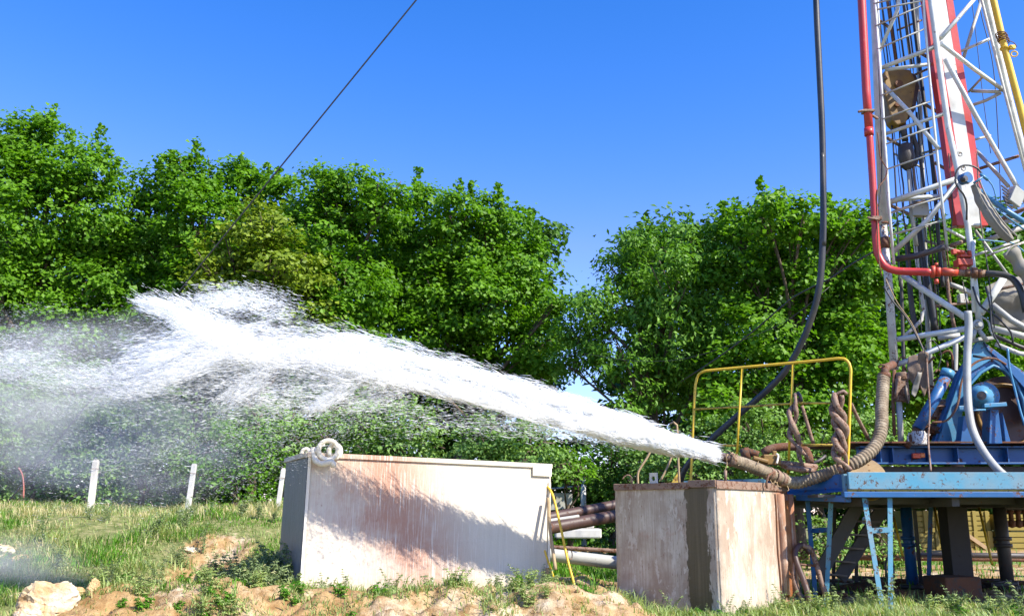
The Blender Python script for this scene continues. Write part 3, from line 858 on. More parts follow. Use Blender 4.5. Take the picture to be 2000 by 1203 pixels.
# local x runs from the left far corner to the near corner, local y away to the right
e2, m2 = frame_empty('settling_tank', 'square beige steel tank under the hose with a dark wet band down one side', 'tank',
                     Vector((C0.x, C0.y, -0.03)) + du.normalized() * L2, -du)
def t2(t, v, st, st2, bl, fine, c, stain):
    o = sep(t, v)
    wob = t.math('ADD', t.math('MULTIPLY', t.math('SUBTRACT', bl, 0.5), 0.16), t.math('MULTIPLY', t.math('SUBTRACT', t.noise(1.0, 4, 0.6, t.coords((30, 30, 6))), 0.5), 0.12))
    x = t.math('ADD', o[0], wob)
    face = t.ramp(o[1], [(0.02, 1.0), (0.03, 0.0)])
    c = t.mix(t.ramp(st2, [(0.42, 0.0), (0.68, 0.7)]), c, stain)
    c = t.mix(t.ramp(t.noise(2.2, 5, 0.65, t.coords((1.6, 1.6, 0.8))), [(0.40, 0.0), (0.60, 0.85)]), c, stain)
    c = t.mix(t.ramp(t.noise(1.0, 5, 0.7, t.coords((9, 9, 3.5), (2, 7, 1))), [(0.56, 0.0), (0.60, 0.75)]), c, (0.62, 0.56, 0.46))
    c = t.mix(t.ramp(t.noise(1.0, 4, 0.7, t.coords((55, 55, 14), (5, 2, 8))), [(0.64, 0.0), (0.67, 0.85)]), c, (0.20, 0.07, 0.035))
    c = t.mix(t.ramp(t.math('ADD', bl, t.math('MULTIPLY', fine, 0.3)), [(0.72, 0.0), (0.86, 0.55)]), c, (0.40, 0.22, 0.15))
    band = t.ramp(t.math('ABSOLUTE', t.math('SUBTRACT', x, L2 - 0.235)), [(0.125, 1.0), (0.135, 0.0)])
    blob = t.math('MULTIPLY', t.ramp(t.math('ABSOLUTE', t.math('SUBTRACT', x, 0.12)), [(0.10, 1.0), (0.12, 0.0)]), t.ramp(t.math('ADD', o[2], t.math('MULTIPLY', st, 0.3)), [(0.28, 1.0), (0.31, 0.0)]))
    spot = t.math('MULTIPLY', t.ramp(t.noise(1.0, 3, 0.6, t.coords((42, 42, 9))), [(0.60, 0.0), (0.63, 1.0)]), t.ramp(t.math('ABSOLUTE', t.math('SUBTRACT', x, L2 - 0.25)), [(0.16, 1.0), (0.42, 0.0)]))
    wet = t.math('MULTIPLY', t.math('MAXIMUM', t.math('MAXIMUM', band, blob), t.math('MULTIPLY', spot, 0.75)), face)
    c = t.mix(wet, c, t.mix(t.ramp(st, [(0.3, 0.0), (0.7, 1.0)]), (0.085, 0.065, 0.034), (0.15, 0.115, 0.065)))
    # rust coloured water streaks down the far end of the sunlit side
    ru = t.math('MULTIPLY', t.ramp(t.math('DIVIDE', o[1], W2), [(0.72, 0.0), (0.90, 1.0)]), t.ramp(t.math('ADD', st2, t.math('MULTIPLY', fine, 0.2)), [(0.40, 0.0), (0.62, 1.0)]))
    c = t.mix(t.math('MULTIPLY', ru, 0.85), c, (0.30, 0.10, 0.035))
    return c, t.mix(wet, 0.75, 0.35)
m_t2 = wall_mat('beige_steel', (0.60, 0.53, 0.42), (0.34, 0.25, 0.18), t2)
mb = MB(); sheet(mb, L2, H2, 0, 0.008, 24, 20, 0.014); mb.build('front_wall', m_t2, e2, local=True)
def yz_sheet(L, H, x0, bow=0.012):
    b = MB(); sheet(b, L, H, 0, 0.008, 24, 20, bow)
    b.v = [(x0 - y, x, z) for (x, y, z) in b.v]; return b
yz_sheet(W2, H2, L2 + 0.008, -0.016).build('side_wall', m_t2, e2, 'sunlit cream side with rust streaks at its far end', local=True)
yz_sheet(W2, H2, 0.0, 0).build('side_wall', m_t2, e2, local=True)
mb = MB(); mb.box((L2 / 2, W2, H2 / 2), (L2, 0.008, H2 - 0.01)); mb.build('back_wall', m_t2, e2, local=True)
mb = MB(); mb.box((L2 / 2, W2 / 2, 0.05), (L2 - 0.02, W2 - 0.02, 0.02)); mb.build('floor_plate', M['rusty'], e2, local=True)
mb = MB()
mb.box((L2 / 2 - 0.16, -0.012, H2 - 0.03), (L2 - 0.30, 0.018, 0.07)); mb.box((L2 - 0.15, -0.016, H2 - 0.014), (0.33, 0.026, 0.075))
mb.box((L2 + 0.018, W2 / 2, H2 - 0.026), (0.018, W2 + 0.03, 0.085)); mb.box((-0.02, W2 / 2, H2 - 0.02), (0.018, W2, 0.06)); mb.box((L2 / 2, W2 + 0.015, H2 - 0.02), (L2, 0.018, 0.06))
mb.build('rim', M['rusty_tan'], e2, bevel=0.004, local=True)
# the weld seam and two pipe-like stiffeners at the far end of the sunlit side
mb = MB(); zz = [i / 16 * (H2 - 0.1) for i in range(17)]
mb.tube([(L2 + 0.012, W2 * 0.80 + 0.012 * math.sin(z * 7), z) for z in zz], 0.012, 6); mb.build('weld_seam', M['tarry'], e2, local=True)
MB().box((L2 + 0.03, W2 * 0.945, H2 / 2 - 0.02), (0.02, 0.15, H2 - 0.3)).build('rust_plate', M['wet_rust'], e2, 'wet orange brown rust streaked plate between the stiffeners', local=True)
for yy, r in ((W2 * 0.87, 0.05), (W2 * 1.01, 0.055)):
    mb = MB(); mb.tube([(L2 + 0.015, yy, z) for z in (0.16, 0.5, 0.9, H2 - 0.10)], r, 14); mb.build('stiffener_pipe', m_t2, e2, local=True)
mb = MB()
lug = [(-0.055, 0), (0.055, 0), (0.055, 0.13), (-0.055, 0.13)]
def holed_plate(mb, c, xa, w, h, hr, th, za=Vector((0, 0, 1))):
    ya = za.cross(xa).normalized(); n = 24; vs_, fs_ = [], []
    for s in (-th / 2, th / 2):
        for ring in (0, 1):
            for k in range(n):
                a = 2 * math.pi * k / n; cx_, cz_ = math.cos(a), math.sin(a)
                if ring == 0: x, z = cx_ * hr, cz_ * hr
                else:
                    f = 1 / max(abs(cx_), abs(cz_)); x, z = cx_ * f * w / 2, cz_ * f * h / 2
                vs_.append(Vector(c) + xa * x + za * z + ya * s)
    for k in range(n):
        j = (k + 1) % n
        fs_ += [(k, j, n + j, n + k), (2 * n + k, 3 * n + k, 3 * n + j, 2 * n + j), (k, 2 * n + k, 2 * n + j, j), (n + k, n + j, 3 * n + j, 3 * n + k)]
    return mb.add(vs_, fs_)
holed_plate(mb, (0.50, 0.02, H2 + 0.055), Vector((1, 0, 0)), 0.095, 0.125, 0.026, 0.02)
mb.build('lifting_lug', M['concrete'], e2, 'square white lug with a round hole', local=True)
mb = MB(); mb.tube(spline([q(1235, 946, 10.35), q(1234, 934, 10.35), q(1228, 927, 10.35), q(1220, 930, 10.35), q(1216, 936, 10.35)], 0.02), 0.008, 6)
mb.build('hook_rod', M['rusty_tan'], e2)
mb = MB(); mb.tube([q(1417, 940, 9.86), q(1417, 918, 9.86)], 0.016, 8); mb.build('hose_prop', M['rusty_tan'], e2)

# the bent steel pipe loop against the tank's right corner
def hair(pts, r, d=None): 
    b = MB(); s_ = spline(pts, 0.03); b.tube(s_, r, 12); return b
lp = empty('bent_pipe_loop', 'hairpin of wet brown pipe leaning at the right corner of the square tank', 'pipe', (q(1590, 1180, 10.2)))
hair([q(1586, 1188, 10.35), q(1572, 1140, 10.5), q(1556, 1098, 10.65), q(1553, 1078, 10.7), q(1560, 1066, 10.75), q(1572, 1066, 10.78), q(1582, 1080, 10.78)], 0.034).build('bend', M['brown_steel'], lp)
hair([q(1566, 1064, 10.76), q(1583, 1072, 10.78), q(1594, 1100, 10.78), q(1604, 1135, 10.76), q(1615, 1166, 10.74)], 0.030).build('leg', M['rusty_tan'], lp)
MB().tube([q(1562, 1102, 10.66), q(1590, 1104, 10.77)], 0.014, 8).build('crossbar', M['rusty'], lp)
hair([q(1552, 1100, 10.66), q(1551, 1130, 10.6), q(1562, 1160, 10.5), q(1570, 1172, 10.48)], 0.022).build('prop', M['rusty_tan'], lp)

# ------------------------------------------------------------------ fence posts, rods, and things between the tanks
def post(label, px, ptop, pbot, w, d, leanpx=0, mat='concrete', group='old concrete fence posts on the bank'):
    b = P(px, pbot, d); tpt = P(px + leanpx, ptop, d)
    z = gz(b.x, b.y)
    root = empty('fence_post', label, 'fence post', (b.x, b.y, z), group)
    s = w / PX(b); mbp = MB()
    a = Vector((b.x, b.y, z - 0.25)) if z < b.z + 0.4 else b
    dvec = (tpt - b).normalized(); a = b - dvec * 0.3
    mbp.beam(a, tpt - dvec * 0.02, s, s * 0.85, Vector((0, 1, 0)))
    mbp.beam(tpt - dvec * 0.02, tpt, s * 0.8, s * 0.65, Vector((0, 1, 0)))
    mbp.build('shaft', M[mat], root, bevel=0.008)
    w_ = MB(); p2 = b.lerp(tpt, 0.78)
    w_.ring(p2, dvec, s * 0.72, 0.004, 12, 5); w_.tube(spline([p2 + Vector((s * .7, 0, 0)), p2 + Vector((s * 1.1, -0.02, -0.04)), p2 + Vector((s * 1.0, -0.02, -0.1))], 0.02), 0.003, 5)
    w_.build('wire_loop', M['rusty'], root)
    return root
post('leftmost concrete fence post, widest of the three, with chipped weathered faces', 178, 897, 980, 11, 15.6, 10, 'cream')
post('middle concrete fence post, leaning right, in front of the hedge', 367, 905, 992, 9.5, 15.4, 13)
post('concrete fence post nearest the long tank, leaning right', 541, 914, 1002, 8.5, 15.2, 13)
rb = MB(); rb.tube(spline([P(46, 972, 15.5), P(46, 945, 15.5), P(43, 925, 15.5), P(36, 913, 15.5)], 0.05), 0.012, 7)
tag(rb.build('bent_rod', paint('rod_red', (0.42, 0.13, 0.09), 0.3, 0.7)), 'thin bent rusty red rod standing at the far left of the bank', 'rod')

pp = MB(); b_ = P(1139, 996, 20.0); pp.tube([Vector((b_.x, 20.0, gz(b_.x, 20) - 0.1)), P(1139, 930, 20.0)], 0.058, 16)
vp = empty('pipe_post', 'white round pipe post standing behind the gap between the two tanks', 'post', (b_.x, 20.0, gz(b_.x, 20)))
pp.build('pipe', M['white_paint'], vp); MB().tube([P(1068, 955, 20.1), P(1134, 949, 20.05)], 0.02, 8).build('rail', M['grey_paint'], vp)
MB().disc(P(1139, 930, 20.0), (0, 0, 1), 0.062, 0.02).build('cap', M['white_paint'], vp)

ct = empty('cart', 'pale grey metal cart body seen between the tanks behind the yellow rod', 'cart', P(1095, 1010, 19.0))
mb = MB(); mb.prism([P(1060, 962, 19.0), P(1118, 963, 19.0), P(1117, 992, 19.0), P(1060, 998, 19.0)], (0, 0.9, 0)); mb.build('body', M['grey_paint'], ct, bevel=0.01)
MB().tube([P(1086, 962, 18.98), P(1086, 952, 19.0)], 0.012, 6).build('hanger', M['dark_steel'], ct)
MB().disc(P(1084, 972, 18.97), (0, 1, 0), 0.03, 0.03, 14).build('bolt', M['dark_steel'], ct)

def pipe_obj(name, label, a, b, r, mat, group=None, hollow=True):
    root = empty(name, label, 'pipe', (Vector(a) + Vector(b)) / 2, group)
    MB().tube([a, Vector(a).lerp(Vector(b), 0.5), b], r, 20, not hollow).build('barrel', M[mat], root)
    if hollow:
        d = (Vector(b) - Vector(a)).normalized()
        [MB().ring(Vector(e_), d, r * 0.94, r * 0.08, 20, 6).build('end_ring', M[mat], root) for e_ in (a, b)]
        MB().tube([Vector(b), Vector(a)], r * 0.9, 20, True).build('lining', M['tarry'], root)
    return root
GP = 'pipes lying in the gap between the tanks'
pipe_obj('steel_pipe', 'upper of the two dark brown pipes slanting up to the right behind the square tank', P(1040, 1017, 14.5), P(1240, 979, 15.5), 0.085, 'brown_steel', GP)
pipe_obj('steel_pipe', 'lower of the two dark brown pipes slanting up to the right behind the square tank', P(1040, 1037, 14.2), P(1240, 1000, 15.2), 0.095, 'brown_steel', GP)
pipe_obj('steel_pipe', 'thin grey pipe resting between the two slanting brown pipes', P(1050, 1020, 14.3), P(1130, 1008, 14.6), 0.028, 'grey_paint', GP)
pipe_obj('steel_pipe', 'large grey pipe lying on the ground between the tanks', P(1030, 1078, 12.4), P(1260, 1105, 12.3), 0.082, 'grey_paint', GP)
pipe_obj('steel_pipe', 'slim rusty pipe lying behind the large grey pipe', P(1030, 1065, 13.6), P(1260, 1079, 13.4), 0.028, 'rusty_tan', GP)
mb = MB(); mb.box(P(1128, 1041, 17.4) , (0.84, 0.5, 0.17)); mb.box(P(1122, 1038, 17.7) + Vector((0, 0, 0.10)), (0.72, 0.3, 0.07))
tag(mb.build('concrete_slab', M['concrete'], bevel=0.03), 'sunlit white concrete slab on the grass behind the slanting pipes', 'slab')
for (nm, lab, pts, r, mt) in [
    ('yellow_rod', 'long yellow rod leaning on the right end of the long tank, reaching the ground', [P(1069, 950, 10.75), P(1079, 965, 10.7), P(1093, 1020, 10.55), P(1108, 1090, 10.4), P(1124, 1150, 10.3)], 0.014, 'yellow_paint'),
    ('yellow_rod', 'short yellow rod low against the right end of the long tank', [P(1064, 1075, 10.6), P(1072, 1100, 10.5), P(1081, 1126, 10.45)], 0.012, 'yellow_paint'),
    ('wooden_handle', 'pale wooden tool handle leaning on the right end of the long tank', [P(1071, 972, 10.65), P(1074, 1030, 10.55), P(1085, 1112, 10.4)], 0.019, 'wood')]:
    b = MB(); b.tube(spline(pts, 0.05), r, 9); tag(b.build(nm, M[mt]), lab, 'rod' if 'rod' in nm else 'tool handle')
b = MB(); c_ = P(1113, 1082, 10.5); b.ring(c_, (1, -0.6, 0.1), 0.055, 0.006, 24, 6)
tag(b.build('wire_ring', M['rusty_tan']), 'thin wire ring hanging by the long yellow rod', 'ring')
for (x0, y0, x1, y1, d, lab) in [(1095, 1132, 1200, 1150, 11.3, 'longer pale plank lying on the soil between the tanks'), (1128, 1140, 1195, 1158, 10.7, 'shorter pale plank in front of the other between the tanks')]:
    a = P(x0, y0, d); c_ = P(x1, y1, d - 0.1); a.z = gz(a.x, a.y) + 0.03; c_.z = gz(c_.x, c_.y) + 0.03
    tag(MB().beam(a, c_, 0.14, 0.03).build('plank', M['wood'], bevel=0.004), lab, 'plank', 'planks between the tanks')

# ------------------------------------------------------------------ rocks and clods
t = NT('rock')
v = t.coords(); n1 = t.noise(5, 6, 0.65, v); n2 = t.noise(22, 5, 0.7, v)
c = t.ramp(n1, [(0.35, (0.42, 0.24, 0.10)), (0.48, (0.52, 0.38, 0.22)), (0.60, (0.60, 0.53, 0.40))])
t.bsdf(c, 0.9, 0, t.math('ADD', n1, t.math('MULTIPLY', n2, 0.4)), 0.03, 0.2)
M['rock'] = t.done()
t = NT('clod')
v = t.coords(); n1 = t.noise(6, 6, 0.65, v); n2 = t.noise(30, 5, 0.7, v)
t.bsdf(t.ramp(n1, [(0.3, (0.42, 0.26, 0.11)), (0.6, (0.60, 0.42, 0.22))]), 0.95, 0, n2, 0.02, 0.1)
M['clod'] = t.done()
def rock_mesh(seed, sx, sy, sz, sub=5, amp=0.35):
    bm = bmesh.new(); bmesh.ops.create_icosphere(bm, subdivisions=sub, radius=1)
    o = Vector((seed * 3.1, seed * 1.7, 0))
    rn = random.Random(seed)
    planes = [(Vector((rn.gauss(0, 1), rn.gauss(0, 1), rn.gauss(0, 1))).normalized(), rn.uniform(0.62, 0.92)) for _ in range(11)]
    for v_ in bm.verts:
        p = v_.co.normalized()
        r = 1.0
        for (nn, dd) in planes:
            k = p.dot(nn)
            if k > 0.01: r = min(r, dd / k)
        r *= 1 + amp * 0.5 * mnoise.noise(p * 1.8 + o) + amp * 0.3 * mnoise.noise(p * 5 + o) + amp * 0.16 * mnoise.noise(p * 13 + o)
        v_.co = Vector((p.x * sx, p.y * sy, p.z * sz)) * r
    me = bpy.data.meshes.new('rock'); bm.to_mesh(me); bm.free()
    for p_ in me.polygons: p_.use_smooth = True
    me.set_sharp_from_angle(angle=math.radians(28))
    return me
def rock(name, label, px, py, d, sx, sy, sz, mat, seed, group=None, rz=0.0, sink=0.25):
    me = rock_mesh(seed, sx, sy, sz); me.materials.append(M[mat])
    o = bpy.data.objects.new(name, me); COL.objects.link(o)
    p = P(px, py, d); z = gz(p.x, d)
    o.location = (p.x, d, z + sz * (1 - 2 * sink) if py is None else z + sz * 0.35); o.rotation_euler = (0, 0, rz)
    return tag(o, label, 'rock' if mat == 'rock' else 'clod', group)
rock('rock', 'largest cream rock with orange stains at the lower left of the photo', 100, 1165, 8.05, 0.25, 0.20, 0.20, 'rock', 3, None, 0.4)
rock('rock', 'low orange rock against the left flank of the largest rock', 60, 1178, 7.85, 0.12, 0.13, 0.12, 'rock', 4, None, 0.1)
rock('rock', 'small flat white rock behind the largest rock at the left edge', 38, 1118, 8.9, 0.14, 0.12, 0.06, 'rock', 5)
rock('rock', 'curved orange lump of earth to the right of the largest rock', 145, 1106, 8.6, 0.22, 0.13, 0.09, 'clod', 6, None, -0.4)
rock('rock', 'thin upright orange lump beside the gully', 184, 1138, 8.4, 0.06, 0.07, 0.09, 'clod', 7)
rock('rock', 'pale stone block half buried at the left edge of the bank', 8, 1048, 11.5, 0.14, 0.15, 0.12, 'rock', 8)
rock('rock', 'broken rusty brown lump beside the pale block at the left edge', 42, 1058, 11.2, 0.12, 0.12, 0.05, 'clod', 9)
rock('rock', 'long pale clod on the crest of the soil mound left of the long tank', 425, 1128, 8.9, 0.22, 0.14, 0.07, 'rock', 10)
rock('rock', 'brown clod at the left end of the soil mound', 330, 1134, 8.7, 0.10, 0.09, 0.06, 'clod', 12)
rock('rock', 'small white stone in the grass below the middle post', 290, 1115, 10.0, 0.06, 0.05, 0.05, 'rock', 13)
rock('rock', 'pinkish stone in the grass behind the soil mound', 375, 1052, 12.0, 0.14, 0.1, 0.05, 'rock', 14)
rock('rock', 'white brick sized stone at the foot of the long tank near its right end', 965, 1152, 9.95, 0.10, 0.08, 0.07, 'rock', 15)
rn = random.Random(77)
clod_protos = []
for i in range(34):
    px = rn.uniform(210, 1180); d = rn.uniform(7.7, 8.9)
    p = P(px, 1150, d)
    if i < 5:
        me = rock_mesh(50 + i, 1, 0.85, 0.6, 3); me.materials.append(M['clod']); clod_protos.append(me)
    o = bpy.data.objects.new('clod', clod_protos[i % 5]); COL.objects.link(o)
    s = rn.choice([0.02, 0.03, 0.03, 0.045, 0.06])
    o.scale = (s, s, s); o.rotation_euler = (0, 0, rn.uniform(0, 6.28)); o.location = (p.x, d, gz(p.x, d) + s * 0.25)
    tag(o, 'small loose lump of orange earth on the soil mound in the foreground', 'clod', 'loose lumps of earth on the mound')

# ------------------------------------------------------------------ weeds
def weed_proto(seed, h, nst, leaf=0.045, dens=70):
    gen = np.random.default_rng(seed); rn_ = random.Random(seed)
    stems = MB(); pos, nrm = [], []
    for s in range(nst):
        az = rn_.uniform(0, 6.28); ln = rn_.uniform(0.15, 0.6); hh = h * rn_.uniform(0.5, 1.1)
        b0 = Vector((rn_.uniform(-.06, .06), rn_.uniform(-.06, .06), -0.03))
        pts = spline([b0, b0 + Vector((math.cos(az) * ln * .3, math.sin(az) * ln * .3, 1)) * hh * 0.5, b0 + Vector((math.cos(az) * ln, math.sin(az) * ln, 1)) * hh], 0.04)
        m = len(pts); stems.tube(pts, [0.005 * (1 - 0.7 * i / m) for i in range(m)], 4)
        for k in range(int(dens * hh / 0.4)):
            i = int(rn_.uniform(0.12, 1) * (m - 1)); a = rn_.uniform(0, 6.28)
            pos.append(pts[i] + Vector((math.cos(a), math.sin(a), 0.25)) * rn_.uniform(0.01, 0.055) * (1.3 - i / m))
            nrm.append((math.cos(a) * 0.6, math.sin(a) * 0.6, 0.8))
    V, F, rep = leaves_np(np.array([tuple(p) for p in pos]), np.array(nrm), leaf, 0.32, 0.3, 0.0, gen)
    return stems, V, F, np.concatenate([gen.random(len(pos))] * rep)
def weed_patch(name, label, group, spots, protos):
    first = {}
    for i, (x, y, s) in enumerate(spots):
        k = protos[i % len(protos)]
        if k not in first:
            st, V, F, ti = weed_proto(*k[:3], *k[3:5])
            root = empty(name, label, 'weed', (x, y, gz(x, y)), group)
            st.v = [(a + x, b + y, c + gz(x, y)) for (a, b, c) in st.v]
            st.build('stem', M[k[5]], root)
            np_object('foliage', V + np.array([x, y, gz(x, y)]), F, M[k[5]], root, ti)
            first[k] = root
            root.scale = (s, s, s)
        else:
            src = first[k]
            c_ = src.copy(); COL.objects.link(c_); c_.location = (x, y, gz(x, y)); c_.scale = (s, s, s); c_.rotation_euler = (0, 0, i * 2.4)
            for ch in src.children:
                d_ = ch.copy(); COL.objects.link(d_); d_.parent = c_; d_.matrix_parent_inverse = ch.matrix_parent_inverse.copy()
W1 = (1, 0.42, 9, 0.045, 70, 'leaf_weed'); W2_ = (2, 0.34, 12, 0.040, 80, 'leaf_weed'); W3 = (3, 0.24, 10, 0.04, 70, 'grass'); W4 = (4, 0.5, 5, 0.04, 45, 'leaf_weed'); W5 = (5, 0.2, 9, 0.06, 60, 'grass_lush')
rn = random.Random(4)
def along(n, x0, x1, d0, d1, s0, s1, pyref=1130):
    out = []
    for i in range(n):
        px = rn.uniform(x0, x1); f = (px - x0) / (x1 - x0); d = d0 + (d1 - d0) * f + rn.uniform(-.12, .12)
        p = P(px, pyref, d); out.append((p.x, d, rn.uniform(s0, s1)))
    return out
weed_patch('weed_plant', 'grey green wormwood plant in the thick clump at the left end of the long tank', 'grey green weeds left of the long tank',
           [( P(rn.uniform(425, 590), 1100, d).x, d, rn.uniform(0.7, 1.15)) for d in [rn.uniform(9.3, 10.9) for _ in range(34)]], [W1, W2_])
weed_patch('weed_plant', 'pale weed growing along the front foot of the long tank', 'pale weeds along the long tank',
           along(38, 600, 1075, 9.35, 10.45, 0.35, 0.8), [W2_, W3, W4])
weed_patch('weed_plant', 'thin weed growing along the foot of the square tank', 'weeds at the square tank',
           along(12, 1205, 1400, 10.35, 9.5, 0.35, 0.7) + along(14, 1400, 1540, 9.5, 10.5, 0.4, 0.75), [W3, W4, W5])
weed_patch('weed_plant', 'leafy weed in the grass below the blue platform', 'weeds below the platform',
           along(22, 1560, 2000, 10.2, 9.4, 0.5, 1.1), [W3, W4, W5])
weed_patch('weed_plant', 'small green sprout on the orange soil mound', 'sprouts on the soil mound',
           [(P(px, 1150, d).x, d, rn.uniform(0.4, 0.8)) for px, d in [(rn.uniform(220, 1150), rn.uniform(7.8, 8.8)) for _ in range(26)] + [(rn.uniform(160, 560), rn.uniform(7.9, 9.0)) for _ in range(26)]], [W5, W3])
weed_patch('weed_plant', 'flowering pale weed standing on the grass bank left of the tank', 'pale weeds on the bank',
           [(P(px, 1050, d).x, d, rn.uniform(0.5, 1.0)) for px, d in [(rn.uniform(350, 420), rn.uniform(11, 13.5)) for _ in range(9)] + [(rn.uniform(0, 560), rn.uniform(9.6, 15)) for _ in range(22)]], [W4, W1])
# ------------------------------------------------------------------ drilling mast
DA, DB, DC, DD = 12.4, 11.9, 12.5, 13.0       # distance of the four legs
def tb(root, name, pts, r, mat, label=None, n=10, smooth=False, step=0.06):
    """a tube through (px, py, distance) points"""
    w = [P(*p) for p in pts]
    if smooth: w = spline(w, step)
    rr = r
    if hasattr(r, '__len__'): rr = [r[0] + (r[1] - r[0]) * i / (len(w) - 1) for i in range(len(w))]
    return MB().tube(w, rr, n).build(name, M[mat], root, label)

mast = empty('drilling_mast', 'tall lattice mast of white and red tubes with a ladder, at the right edge', 'drilling mast', P(1820, 870, 12.3))
# legs
tb(mast, 'leg', [(1697, -260, DA), (1712, 100, DA), (1726, 440, DA)], 0.062, 'white_paint', n=16)
tb(mast, 'leg', [(1726, 440, DA), (1736, 560, DA), (1747, 722, DA)], 0.055, 'white_worn', 'worn lower sleeve of the left leg', n=16)
MB().disc(P(1727, 437, DA), (0, 0, 1), 0.068, 0.03).build('leg_collar', M['rusty'], mast)
MB().disc(P(1729, 475, DA), (0.03, 0, 1), 0.062, 0.16).build('leg_collar', M['rusty'], mast)
tb(mast, 'leg', [(1790, -260, DB), (1818, 0, DB), (1835, 130, DB), (1852, 250, DB), (1870, 330, DB), (1890, 440, DB), (1904, 560, DB), (1914, 640, DB)], 0.040, 'white_paint', n=14)
tb(mast, 'leg', [(1880, -200, DC), (1926, 0, DC), (1968, 180, DC), (2020, 380, DC), (2062, 560, DC), (2100, 760, DC)], 0.048, 'white_paint', n=14)
tb(mast, 'leg_stay', [(1868, -200, DC - .05), (1917, 0, DC - .05), (1962, 180, DC - .05), (2014, 380, DC - .05)], 0.02, 'white_paint')
tb(mast, 'leg', [(1780, -260, DD), (1790, 0, DD), (1800, 300, DD), (1812, 640, DD), (1820, 760, DD)], 0.034, 'grey_paint')
# the big box spine: white web, red flanges
def spine(pts, w, mat, name, dy=0.0, th=0.10):
    mb = MB(); n = len(pts); vs_, fs_ = [], []
    for (px, py, d, wpx) in pts:
        c = P(px, py, d + dy); s = wpx / PX(c) / 2
        vs_ += [c + Vector((-s, 0, 0)), c + Vector((s, 0, 0)), c + Vector((s, th, 0)), c + Vector((-s, th, 0))]
    for i in range(n - 1):
        for k in range(4):
            j = (k + 1) % 4; fs_.append((i * 4 + k, i * 4 + j, i * 4 + 4 + j, i * 4 + 4 + k))
    fs_ += [(3, 2, 1, 0), tuple((n - 1) * 4 + k for k in range(4))]
    mb.add(vs_, fs_); return mb.build(name, M[mat], mast)
SPN = [(1815, -150, 12.1), (1833, 0, 12.15), (1851, 120, 12.2), (1870, 240, 12.25), (1893, 400, 12.3), (1900, 440, 12.3)]
spine([(x, y, d, w) for (x, y, d), w in zip(SPN, (26, 28, 30, 32, 34, 34))], 0, 'white_paint', 'spine_web')
spine([(x - 19, y, d, w) for (x, y, d), w in zip(SPN, (14, 15, 18, 20, 22, 22))], 0, 'red_paint', 'spine_flange', -0.02, 0.14)
spine([(x + 22, y, d, w) for (x, y, d), w in zip(SPN, (12, 13, 14, 15, 16, 16))], 0, 'red_paint', 'spine_flange', 0.03, 0.14)
mb = MB()
for (x, y, d) in [(1888, 352, 12.2), (1881, 326, 12.2), (1874, 298, 12.2)]:
    mb.box(P(x - 6, y, d), (0.12, 0.05, 0.03)); mb.ring(P(x + 1, y + 3, d - .03), (0, 1, 0), 0.03, 0.012, 14, 6)
mb.build('spine_clamp', M['grey_paint'], mast, bevel=0.003)
# ladder
lad = MB().tube([P(1700, -120, DA - .15), P(1722, 180, DA - .15), P(1736, 400, DA - .15), P(1746, 517, DA - .15)], 0.022, 8).build('ladder', M['white_paint'], mast)
tb(lad, 'rail', [(1797, -120, DB + .05), (1806, 40, DB + .05), (1820, 200, DB + .05), (1836, 360, DB + .05), (1851, 490, DB + .05)], 0.018, 'white_paint')
for (y0, x0, y1, x1) in [(-78, 1703, -102, 1798), (-34, 1706, -60, 1800), (8, 1706, -16, 1802), (20, 1710, 2, 1802), (52, 1709, 10, 1804), (97, 1713, 56, 1808), (188, 1719, 148, 1816), (234, 1722, 197, 1821), (283, 1727, 247, 1826), (331, 1732, 297, 1831), (417, 1738, 385, 1840), (459, 1741, 430, 1845)]:
    tb(lad, 'rung', [(x0, y0, DA - .15), (x1, y1, DB + .05)], 0.0125, 'grey_paint', n=6)
